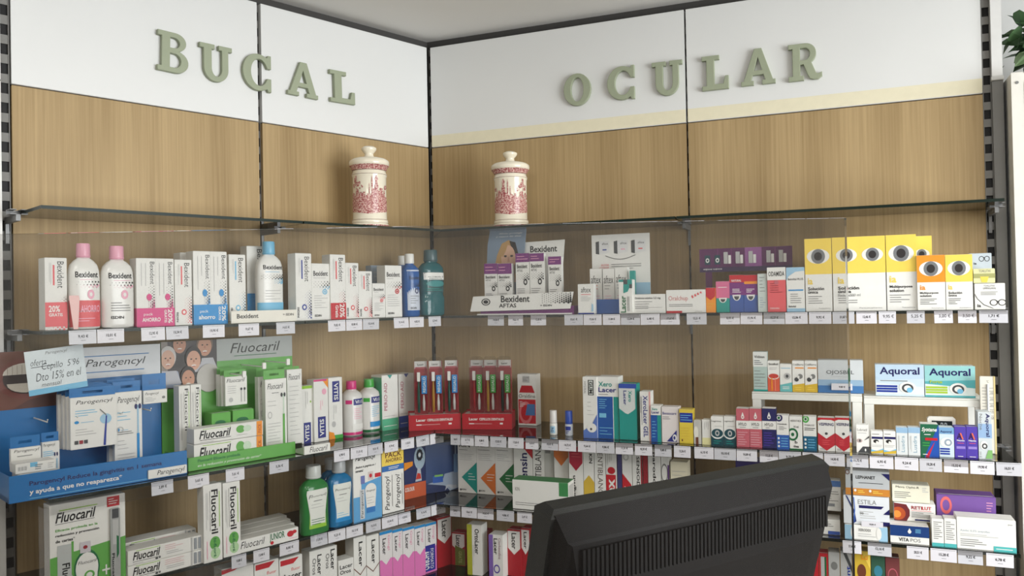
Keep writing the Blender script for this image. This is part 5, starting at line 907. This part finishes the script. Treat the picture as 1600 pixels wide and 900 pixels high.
# ================================================================== LOWER SHELF, RIGHT WALL
for i, (x0_, x1_, c) in enumerate(((715.5,745,'teal'),(745,774,(226,120,50)),(774,803,(30,110,60)))):
    carton('R','D',x0_,x1_,689,'white carton with %s diamond on the lower shelf' % ('teal','orange','dark green')[i],[('t','KIN',.08,.88,.66,.95,'K','b'),('l',.08,.80,.7,.85,1,'G'),('l',.1,.62,.85,.76,4,'LG'),('p',[(1,.0),(1,.60),(.20,.30)],c),('l',.55,.24,.95,.40,3,'W'),('c',.14,.06,.04,.02,'K'),('t','KIN',.2,.05,.42,.08,'K','b')],n=.165,dep=.06,group='diamond cartons')
up_ = lambda s, c='K', o='u': [('t',s,.30,.06,.74,.72,c,'b'+o)]
GT = 'toothpaste cartons behind the monitor'
TP = [(803,832.5,690,'white carton with red swoosh and upright navy lettering','W',[('p',[(0,1),(1,1),(1,.70),(.6,.86),(0,.94)],'red'),('t','sensin',.35,.25,.72,.80,'navy','bu'),('r',0,0,1,.2,'LG')]),
 (833,865.5,690,'white carton with tall thin upright lettering and grey panel','W',[('t','DENTIBLANC',.10,.1,.40,.94,'K','u'),('r',.55,.0,1,1,(196,196,190)),('r',.6,.80,.85,.92,'G')]),
 (866,888.5,694,'white carton with orange pentagon top','W',[('p',[(0,1),(1,1),(1,.78),(.5,.62),(0,.78)],(222,120,50)),('t','KIN',.3,.10,.7,.35,'K','bu')]),
 (889,911.5,698,'white carton with crimson pentagon top','W',[('p',[(.04,1),(.96,1),(.96,.72),(.5,.58),(.04,.72)],(176,30,60)),('l',.2,.8,.8,.95,3,'coral'),('t','gengivin',.25,.05,.5,.5,'K','bu')]),
 (912,928.5,702,'slim white carton with golden arrow','W',[('p',[(0,0),(1,0),(1,.42),(.5,.54),(0,.42)],'gold'),('t','KIN',.55,.75,.85,.92,'K','bd')]),
 (929,946.5,694,'white carton with thin downward lettering','W',[('t','DENTIBLANC',.3,.2,.75,.95,(90,80,70),'d')]),
 (947,964,700,'white carton with red block lettering behind the monitor','W',[('r',0,.05,.9,.55,'red'),('t','nex',.25,.08,.8,.48,'W','bu'),('c',.5,.62,.35,.06,'red'),('l',.1,.7,.6,.9,3,'LG')]),
 (965,972,704,'dark blue carton sliver between two red-lettered cartons',(60,60,110),[]),
 (972.5,988,700,'white and red carton with slanted red block','W',[('p',[(0,0),(.9,0),(.9,.40),(0,.58)],'red'),('t','ex',.2,.1,.75,.38,'W','bu'),('o',.4,.85,.3,.06,.6,'LG')]),
 (988.5,1004,706,'white carton with upright serif lettering and maroon edge','W',[('t','SENSODYNE',.42,.12,.72,.92,'K','bd'),('r',.84,0,1,1,'maroon')]),
 (1005,1012.5,702,'maroon carton sliver behind the monitor top','maroon',[]),
 (1013,1033,702,'white carton with heavy upright lettering','W',[('t','parodontax',.30,.1,.62,.95,'K','bd')]),
 (1033.5,1046,702,'white and violet carton with grey ring','W',[('o',.4,.62,.42,.15,.8,'G'),('r',.8,0,1,.75,(90,50,120)),('t','X',.2,.28,.6,.38,'K','b')]),
 (1048,1075,722,'short cream carton behind the monitor','cream',[('t','OZ',.45,.30,.75,.62,'K','bd'),('l',.1,.7,.9,.85,2,'LG')]),
 (1150,1214,719,'low dark violet carton behind the monitor top',(50,40,110),[('r',.1,.3,.9,.5,'violet')])]
for k, (x0_, x1_, yt, lab, c, ops) in enumerate(TP): carton('R','D',x0_,x1_,yt,lab,ops,col=c,n=.20 if k > 2 else (.17,.17,.18)[k],dep=.05,group=GT)
o = flat('R',801,888,.305,zz,.092,'white carton with green top lying in front of the toothpaste row',[('t','KIN',.05,.62,.13,.75,'G',''),('l',.05,.12,.5,.26,2,'G')],dep=.06)
B = MB(); tw = max(v.co.x for v in o.data.vertices); B.box(-tw,tw,0.0005,.0595,.0925,.0935,mat((60,140,80))); B.box(tw-.03,tw,-.0006,-.0001,.05,.092,mat((60,140,80))); B.build('green_top', o)
# right of the monitor
carton('R','D',1281,1314,751,'white carton with blue top half hidden by the monitor',[('r',0,.80,1,1,(80,120,180)),('l',.1,.3,.9,.75,6,'G'),('r',.3,.15,.7,.25,'grey'),('c',.7,.72,.2,.06,'W')],n=.28,dep=.04,z=ROW['D']+.062,name='carton')
carton('R','D',1278,1313,812,'low white carton with blue strip at the right of the monitor',[('r',.45,.02,.98,.25,(60,90,170)),('l',.1,.5,.8,.9,3,'G')],n=.295,dep=.06)
pill = carton('R','D',1320,1387,822,'low white carton with light blue ends under the silver boxes',[('r',0,0,.2,1,'sky'),('r',.8,0,1,1,'sky'),('c',.2,.5,.06,.42,'W'),('c',.8,.5,.06,.42,'W'),('t','XERODEX',.32,.6,.62,.8,'G','b'),('l',.32,.2,.75,.5,2,'LG')],n=.318,dep=.08)
zt = ROW['D']+.0004+max(v.co.z for v in pill.data.vertices)+.0012
es = carton('R','D',1318,1390,776,'white supplement box with dark blue curves and navy corner',[('t','ESTILA',.32,.72,.72,.88,'G',''),('p',[(.34,.58),(.82,.58),(.88,.68),(.34,.68)],'navy'),('l',.36,.2,.7,.5,4,'LG'),('p',[(.86,.40),(1,.60),(1,.40)],'navy'),('r',.8,0,1,.14,'navy'),('p',[(.05,1),(.08,1),(.24,.5),(.28,.1),(.2,.0),(.24,.3),(.20,.5)],(40,60,120)),('p',[(.22,.95),(.24,.95),(.26,.5),(.22,.02),(.20,.02),(.24,.5)],(70,110,190)),('t','30',.36,.36,.44,.44,'G','b')],col=(226,230,234),n=.312,dep=.07,z=zt)
zt2 = zt+.0004+max(v.co.z for v in es.data.vertices)+.0012
carton('R','D',1321,1390,733,'silver supplement box with orange band on top of the pile',[('r',0,0,1,.26,(206,136,56)),('r',0,.92,1,1,'G'),('t','LEPHANET',.24,.62,.68,.74,'K','b'),('r',.3,.46,.85,.48,'K'),('p',[(.82,.85),(1,.85),(1,.6)],'navy'),('c',.22,.18,.03,.05,'W'),('c',.56,.18,.03,.05,'W'),('l',.28,.08,.5,.2,2,'yellow'),('l',.62,.08,.85,.2,2,'yellow'),('o',.05,.85,.05,.09,.7,'brown')],col=(186,190,192),n=.308,dep=.07,z=zt2)
vp = carton('R','D',1391,1452,822,'navy over white eye drop box with white drop mark',[('r',0,.42,1,1,'navy'),('r',0,.40,1,.98,(24,60,120)),('t','VITA',.22,.12,.48,.32,'K','b'),('t','POS',.52,.12,.78,.32,'G',''),('p',[(.5,.88),(.55,.68),(.52,.58),(.48,.58),(.45,.68)],'W'),('l',.65,.62,.9,.86,3,'lblue')],n=.318,dep=.07)
zt = ROW['D']+.0004+max(v.co.z for v in vp.data.vertices)+.0012
rl = carton('R','D',1397,1462,787,'white supplement box with glowing orange eye disc',[('p',[(0,0),(.30,.0),(.38,.3),(.38,.62),(.30,.92),(0,.98)],(110,40,44)),('c',.10,.40,.18,.36,(180,80,40)),('c',.07,.36,.10,.20,(220,140,60)),('t','RETI',.42,.68,.68,.86,'maroon','b'),('t','LUT',.68,.68,.90,.86,'red','b'),('r',.42,.60,.9,.62,'coral'),('l',.42,.22,.95,.56,6,'G'),('r',.5,.06,.98,.14,'navy')],n=.275,dep=.055,z=zt)
zt2 = zt+.0004+max(v.co.z for v in rl.data.vertices)+.0012
carton('R','D',1394,1453,758,'cream supplement box on top of the orange disc box',[('t','Meva Opht-R',.10,.76,.72,.92,'K',''),('l',.06,.2,.5,.62,4,'G'),('l',.8,.6,.96,.9,3,'LG')],col=(232,228,208),n=.272,dep=.05,z=zt2)
for i, (x0_, x1_) in enumerate(((1456,1475),(1475.5,1494.5))):
    carton('R','D',x0_,x1_,811,'small white carton with teal foot, %s of two' % ('left','right')[i],[('r',0,0,1,.13,(80,180,180)),('l',.15,.25,.85,.92,9,'G')],n=.318,dep=.04,group='teal foot cartons')
carton('R','D',1464,1557,775,'large purple box with coral ring standing at the back',[('o',.16,.76,.10,.20,.62,(225,110,110)),('t','Ottan Macula',.09,.40,.50,.52,'W','b'),('r',.1,.30,.40,.33,'mag'),('l',.84,.66,.95,.9,4,'pinkl')],col=(122,86,160),n=.235,dep=.07)
carton('R','D',1495,1588,811,'large white box with teal corner label at the right end',[('t','Azelac 0,3% ampollas',.06,.54,.56,.62,'bluegrey',''),('l',.06,.4,.7,.5,2,'LG'),('l',.06,.08,.5,.34,4,'G'),('r',.62,0,1,.16,(80,180,180)),('l',.66,.04,.95,.12,1,'W'),('t','30',.86,.84,.94,.88,'G','')],n=.318,dep=.06)
# ================================================================== BOTTOM SHELF
GE = 'cartons standing on the bottom shelf'
lacer = lambda c: [('r',0,0,1,.62,c),('p',[(.05,.60),(.5,.46),(.95,.60),(.95,.97),(.05,.97)],(228,226,222)),('t','Lacer',.32,.58,.68,.93,'K','bd')]
gin = [('r',0,0,1,.52,'mag'),('r',0,.95,1,1,'blue'),('p',[(0,.56),(.5,.42),(1,.56),(1,.95),(0,.95)],(228,224,224)),('t','Lacer',.22,.60,.52,.88,'K','bd'),('t','Gingi',.60,.66,.84,.92,(225,120,160),'d')]
E_ = [('L',347,397,884,'white carton with red corner, leftmost on the bottom shelf','W',[('p',[(0,.99),(.6,.99),(.4,.95),(0,.93)],'red')]),
 ('L',398,436,877,'white carton with red corner flash, second on the bottom shelf','W',[('p',[(.05,.98),(.85,.98),(.6,.90),(.05,.90)],'red'),('t','fluor',.5,.80,.9,.85,'coral',''),('t','Lacer',.2,.68,.95,.77,'K','b')]),
 ('L',437,473,870,'white carton with red corner flash, third on the bottom shelf','W',[('p',[(.05,.97),(.85,.97),(.6,.89),(.05,.89)],'red'),('t','fluor',.5,.78,.9,.83,'coral',''),('t','Lacer',.2,.66,.95,.75,'K','b')]),
 ('L',484,527,857,'double white carton with two upright black names','W',[('t','Lacer',.28,.60,.44,.92,'K','bd'),('t','Oros',.10,.62,.24,.88,'G','bd'),('t','Lacer',.76,.62,.92,.95,'K','bd'),('t','Oros',.58,.66,.72,.90,'G','bd')]),
 ('L',529,553,874,'short white carton with level black name','W',[('t','Lacer',.1,.80,.92,.89,'K','b'),('t','Oros',.1,.68,.80,.77,'K','b')]),
 ('L',553,572.5,839,'white carton with brown zigzag, left of the pair','W',[('t','Lacer',.40,.52,.72,.92,'K','bd'),('p',[(0,.52),(.5,.40),(1,.52),(1,.50),(.5,.38),(0,.50)],'brown')]),
 ('L',573,592.5,836,'white carton with brown zigzag, right of the pair','W',[('t','Lacer',.40,.52,.72,.92,'K','bd'),('p',[(0,.52),(.5,.40),(1,.52),(1,.50),(.5,.38),(0,.50)],'brown')])]
for w, x0_, x1_, yt, lab, c, ops in E_: carton(w,'E',x0_,x1_,yt,lab,ops,col=c,n=.27,dep=.045,group=GE)
for k, (x0_, x1_, yt) in enumerate(((593.5,613,830),(613.5,629,827),(629.5,647.5,824),(648,664.5,821),(665,682,817))):
    o = carton('L','E',x0_,x1_,yt,'pink and white pointed-label carton, %s from the left on the bottom shelf' % ('first','second','third','fourth','fifth')[k],gin,n=.262-.004*k,dep=.04,group='pink pointed-label cartons')
t0, z1 = wpt('L',657,858,.253); t1 = tx('L',682,.253,z1); B = MB(); B.box(0,t1-t0,0,.0006,0,.085,mat((36,40,140))); o = B.build('savings_sticker', o); o.location = (-(t1-t0)+.016,-.0022,z1-.083-ROW['E'])
prints(o,t1-t0,.085,[('t','AHORRO',.25,.08,.62,.80,'W','bd'),('t','FORMATO',.68,.08,.88,.85,'W','d')],((t1-t0)/2,0,0))
carton('L','E',683,706,808,'red carton with white pointed label at the corner of the bottom shelf',lacer((170,28,40)),n=.235,dep=.045,col=(170,28,40),group=GE)
carton('R','E',706,727,833,'red carton with olive free-gift block',[('r',0,.30,.02,1,'red')]+lacer((170,28,40))+[('p',[(.25,.0),(.98,.02),(.98,.50),(.25,.62)],(110,120,50)),('t','GRATIS',.5,.08,.75,.45,(170,180,110),'bd')],n=.22,dep=.045,col=(170,28,40),group=GE)
carton('R','E',730,753,820,'white carton with lime left edge and upright lettering',[('r',0,0,.34,1,(176,180,50)),('t','OrtoLacer',.52,.42,.82,.92,'K','bd'),('l',.36,.2,.5,.6,2,'LG')],n=.29,dep=.045,group=GE)
carton('R','E',764,786,836,'white carton with violet left edge and upright lettering',[('r',0,0,.30,1,(130,100,180)),('t','Lacer',.36,.55,.62,.92,'K','bd'),('t','Clorhexidina',.68,.45,.86,.93,(130,60,90),'d'),('o',.55,.22,.22,.10,.7,'violet')],n=.295,dep=.05,group=GE)
carton('R','E',754,763,830,'dark red carton between the lime and violet edged ones',[],col='maroon',n=.24,dep=.04,group=GE)
carton('R','E',793,814,828,'red carton with white pointed label left of the monitor',lacer((170,28,40)),n=.255,dep=.045,col=(170,28,40),group=GE)
carton('R','E',814.5,828,826,'narrow red carton partly behind the monitor edge',lacer((170,28,40)),n=.25,dep=.045,col=(170,28,40),group=GE)
for k, (x0_, x1_, yt, c, lab, ops) in enumerate(((1262,1280,866,'red','red toothpaste carton just right of the monitor on the bottom shelf',[('r',.1,.2,.5,.9,'W')]),(1280.5,1295,865,'red','red and green striped carton on the bottom shelf',[('r',.2,.1,.6,.95,'LG'),('r',.6,.1,.8,.95,'dgreen')]),(1295.5,1313,863,'LG','grey carton right of the red pair on the bottom shelf',[('c',.5,.8,.3,.06,'G')]),(1314,1332,862,'LG','grey carton with blue upright lettering on the bottom shelf',[('p',[(.2,1),(.5,1),(1,.8),(1,.7)],'dgrey'),('t','dent',.5,.5,.85,.8,'dblue','bu')]),(1333,1361,861,'gold','golden carton with brown mascot-like blot and yellow corner',[('p',[(.5,1),(1,1),(1,.75)],'yellow'),('c',.5,.72,.25,.10,'brown'),('t','Lu',.5,.88,.85,.97,'orange','b')]),(1362,1384,866,(50,90,70),'dark green carton with blue disc on the bottom shelf',[('c',.5,.76,.3,.08,(60,130,150))]),(1384.5,1407,872,(120,60,60),'maroon carton with pale ring on the bottom shelf',[('o',.5,.75,.34,.10,.85,'rose')]))):
    carton('R','E',x0_,x1_,yt,lab if 'mascot' not in lab else 'golden carton with brown print and yellow corner on the bottom shelf',ops,col=c,n=.30,dep=.045,group=GE)
# ================================================================== PRICE TICKETS
ORD = ['first','second','third','fourth','fifth','sixth','seventh','eighth','ninth','tenth','eleventh','twelfth','thirteenth','fourteenth','fifteenth','sixteenth','seventeenth','eighteenth','nineteenth','twentieth','twenty-first','twenty-second','twenty-third','twenty-fourth','twenty-fifth','twenty-sixth','twenty-seventh','twenty-eighth','twenty-ninth']
TK = mat((226,224,230),.35,var=.02); TK2 = mat((206,206,212),.3,var=.02)
def tickets(w, row, items, dz=0., n=None, zt=None, h_=.033):
    n = NF[(w,row)]+.0034 if n is None else n; zt = ROW[row]-.001 if zt is None else zt
    for k, (x0_, x1_, s_) in enumerate(items):
        big = s_.startswith('*'); s_ = s_.strip('*')
        t0 = tx(w,x0_,n,zt-h_/2); t1 = tx(w,x1_,n,zt-h_/2); wd = t1-t0
        B = MB(); B.box(-wd/2,wd/2,0,.0008,0,h_,TK if k % 3 else TK2); o = B.build('price_ticket'); at(o,w,(t0+t1)/2,n,zt-h_); o.rotation_euler = (random.uniform(-.08,.02),random.uniform(-.012,.012),RZ[w])
        tag(o,'price ticket marked %s, %s along the %s %s-wall shelf' % (s_.replace(' €',' euros'),ORD[k],SHN[row],'left' if w == 'L' else 'right'),'price tag','price tickets on the %s shelf' % SHN[row])
        prints(o,wd,h_,[('r',.05,.90,.95,.925,'G'),('t',s_,.33 if not big else .25,.42,.70 if not big else .88,.68 if not big else .74,'K','' if big else 'b'),('r',.42,.25,.60,.275,'dgrey')])
eu = lambda L: [(a,b,s+' €') for a,b,s in L]
tickets('L','B',eu([(108,151,'9,43'),(152,194,'10,01'),(221,258,'12,95'),(260,295,'10,34'),(317,351,'10,90'),(373,405,'9,67'),(432,461,'14,53'),(513,540,'9,82'),(541,566,'8,08'),(567,592,'10,14'),(616,639,'9,14'),(640,662,'4,82'),(670,689,'5,74')]),dz=0)
tickets('R','B',eu([(762,787,'14,58'),(794,817,'10,61'),(829,853,'12,02'),(882,911,'10,61'),(912,940,'15,66'),(942,969,'11,84'),(970,1000,'12,04'),(1001,1031,'6,48'),(1032,1062,'17,67'),(1073,1104,'12,21'),(1125,1156,'8,05'),(1157,1191,'15,96'),(1193,1226,'15,27'),(1227,1262,'15,06'),(1264,1299,'9,92'),(1301,1335,'21,87'),(1338,1370,'12,46'),(1373,1400,'*9,95'),(1417,1445,'*5,25'),(1460,1489,'*3,00'),(1497,1526,'*3,50'),(1530,1575,'1,71')]))
tickets('L','C',eu([(237,271,'2,89'),(294,327,'3,65'),(353,382,'3,61'),(421,451,'5,36'),(522,546,'6,98'),(548,574,'7,15'),(575,598,'9,01'),(601,622,'9,74'),(627,647,'11,02'),(651,671,'11,38'),(672,693,'5,68')]))
tickets('R','C',eu([(704,719,'4,60'),(720,740,'6,17'),(742,763,'4,08'),(766,791,'12,02'),(794,818,'17,05'),(821,841,'6,16'),(846,872,'10,47'),(873,900,'14,72'),(903,931,'9,64'),(932,960,'9,86'),(962,989,'11,31'),(992,1019,'8,20'),(1023,1049,'9,88'),(1053,1079,'12,36'),(1085,1115,'6,10'),(1116,1150,'10,10'),(1151,1183,'9,09'),(1187,1216,'13,25'),(1217,1252,'9,73'),(1254,1286,'11,45'),(1288,1320,'14,90'),(1323,1357,'11,72'),(1359,1396,'6,95'),(1398,1435,'9,24'),(1437,1472,'10,20'),(1475,1513,'15,32'),(1516,1554,'19,90'),(1557,1597,'16,01')]))
tickets('L','D',eu([(362,385,'10,88'),(396,421,'13,48'),(437,467,'8,80'),(486,512,'11,03'),(513,540,'9,25'),(541,567,'10,13'),(572,595,'10,14'),(597,622,'10,44'),(623,642,'10,50'),(651,673,'9,16'),(674,696,'11,87')]))
tickets('R','D',eu([(703,719,'5,90'),(721,745,'10,61'),(746,771,'10,62'),(776,803,'4,86'),(808,831,'5,47'),(1317,1346,'17,44'),(1356,1393,'12,16'),(1417,1451,'20,51'),(1454,1495,'15,28'),(1497,1536,'9,22'),(1541,1584,'6,78')]))
B = MB()
for (x0_, x1_, y0_, y1_, n_, lab, s_) in ((1299,1332,599,610,.206,'small price ticket taped on the silver to blue carton','9,80 €'),(1346,1380,814,825,.319,'small price ticket taped on the white box with blue curves','18,84 €')):
    t0, z1 = wpt('R',x0_,y0_,n_); t1, z0 = wpt('R',x1_,y1_,n_); B = MB(); B.box(-(t1-t0)/2,(t1-t0)/2,0,.0008,0,z1-z0,TK); o = B.build('price_ticket'); at(o,'R',(t0+t1)/2,n_,z0); tag(o,lab,'price tag'); prints(o,t1-t0,z1-z0,[('t',s_,.36,.3,.66,.65,'K','b')])
# ================================================================== MONITOR on the counter (seen from behind)
def ground(x, y, depth): v = fw*F_PX+rt*(x-800)+up*(450-y); return v*(depth/v.dot(fw))
PLm, PRm = ground(862,794,.93), ground(1298,727,1.19); ztop = (PLm.z+PRm.z)/2
d_ = (PRm-PLm); rzm = math.atan2(d_.y,d_.x); Wm = math.hypot(d_.x,d_.y)
r = bpy.data.objects.new('computer_monitor',None); COL.objects.link(r); r.location = ((PLm.x+PRm.x)/2,(PLm.y+PRm.y)/2,.9405); r.rotation_euler = (0,0,rzm); tag(r,'black flat computer monitor seen from behind on the counter','monitor')
T = ztop+CAM_Z-.9405; b0 = T-.335; BK = mat((13,10,11),.55,spec=.2,var=.02); BK2 = mat((8,6,7),.6,spec=.2); hw = Wm/2
B = MB(); B.bevbox(-hw,hw,0,.036,b0,T,mat((24,27,26),.35,spec=.35),.008); TILT = B.build('bezel', r); tl_ = [TILT]
def loft(rings, mt, name):
    B = MB(); vs_ = []; fs_ = []
    for (x0_, x1_, z0_, z1_, y_) in rings: vs_ += [(x0_,y_,z0_),(x1_,y_,z0_),(x1_,y_,z1_),(x0_,y_,z1_)]
    for k in range(len(rings)-1):
        for a in range(4): fs_.append((k*4+a,k*4+(a+1)%4,(k+1)*4+(a+1)%4,(k+1)*4+a))
    e = (len(rings)-1)*4; fs_.append((e,e+1,e+2,e+3)); B.add(vs_,fs_,mt); q_ = B.build(name, r); tl_.append(q_); return q_
loft([(-hw+.006,hw-.006,b0+.006,T-.004,.002),(-hw+.014,hw-.012,b0+.012,T-.030,-.020),(-hw+.020,hw-.018,b0+.02,T-.034,-.022),(-hw+.03,hw-.03,b0+.03,T-.085,-.034),(-hw+.05,hw-.05,b0+.05,T-.10,-.036)], BK, 'rear_housing')
B = MB(); ns = 66
for k in range(ns):
    x = -hw+.034+(Wm-.066)*k/(ns-1)
    B.add([(x-.0019,-.0225,T-.040),(x+.0019,-.0225,T-.040),(x+.0019,-.0342,T-.082),(x-.0019,-.0342,T-.082),(x-.0019,-.0275,T-.0385),(x+.0019,-.0275,T-.0385),(x+.0019,-.0385,T-.0815),(x-.0019,-.0385,T-.0815)],[(4,5,6,7),(0,1,5,4),(1,2,6,5),(2,3,7,6),(3,0,4,7)],BK2)
o = B.build('vent_ribs', r); o['kind'] = 'stuff'; tl_.append(o)
B = MB(); B.bevbox(-.05,.05,.012,.028,.012,b0+.10,BK,.004); B.build('stand_neck', r)
B = MB(); B.prism_xy([(.13*math.cos(a)*1.0,-.0+.085*math.sin(a)) for a in [2*math.pi*k/28 for k in range(28)]],0,.012,BK); B.build('stand_base', r)
B = MB(); B.bevbox(-hw+.012,hw-.012,.0355,.037,b0+.014,T-.014,mat((12,14,18),.1),.0005); tl_.append(B.build('screen', r))
for q_ in tl_: q_.rotation_euler = (.27,0,0); q_.location = (0,T*math.sin(.27),T-T*math.cos(.27))
# ================================================================== ACRYLIC SCREEN on the counter
r = bpy.data.objects.new('protective_screen',None); COL.objects.link(r); r.location = (-.42,.80,.9405); tag(r,'clear acrylic protective screen standing on the counter before the shelves','screen')
B = MB(); x1_ = (1325-800)/F_PX*.80+.42; B.box(-1.0,x1_,0,.005,.006,.733,ACRYLIC); B.build('pane', r)
for x in (-.75,-.1,.55):
    B = MB(); B.box(x-.03,x+.03,-.06,-.0005,0,.006,ACRYLIC); B.box(x-.03,x+.03,.0055,.065,0,.006,ACRYLIC); B.build('foot', r)
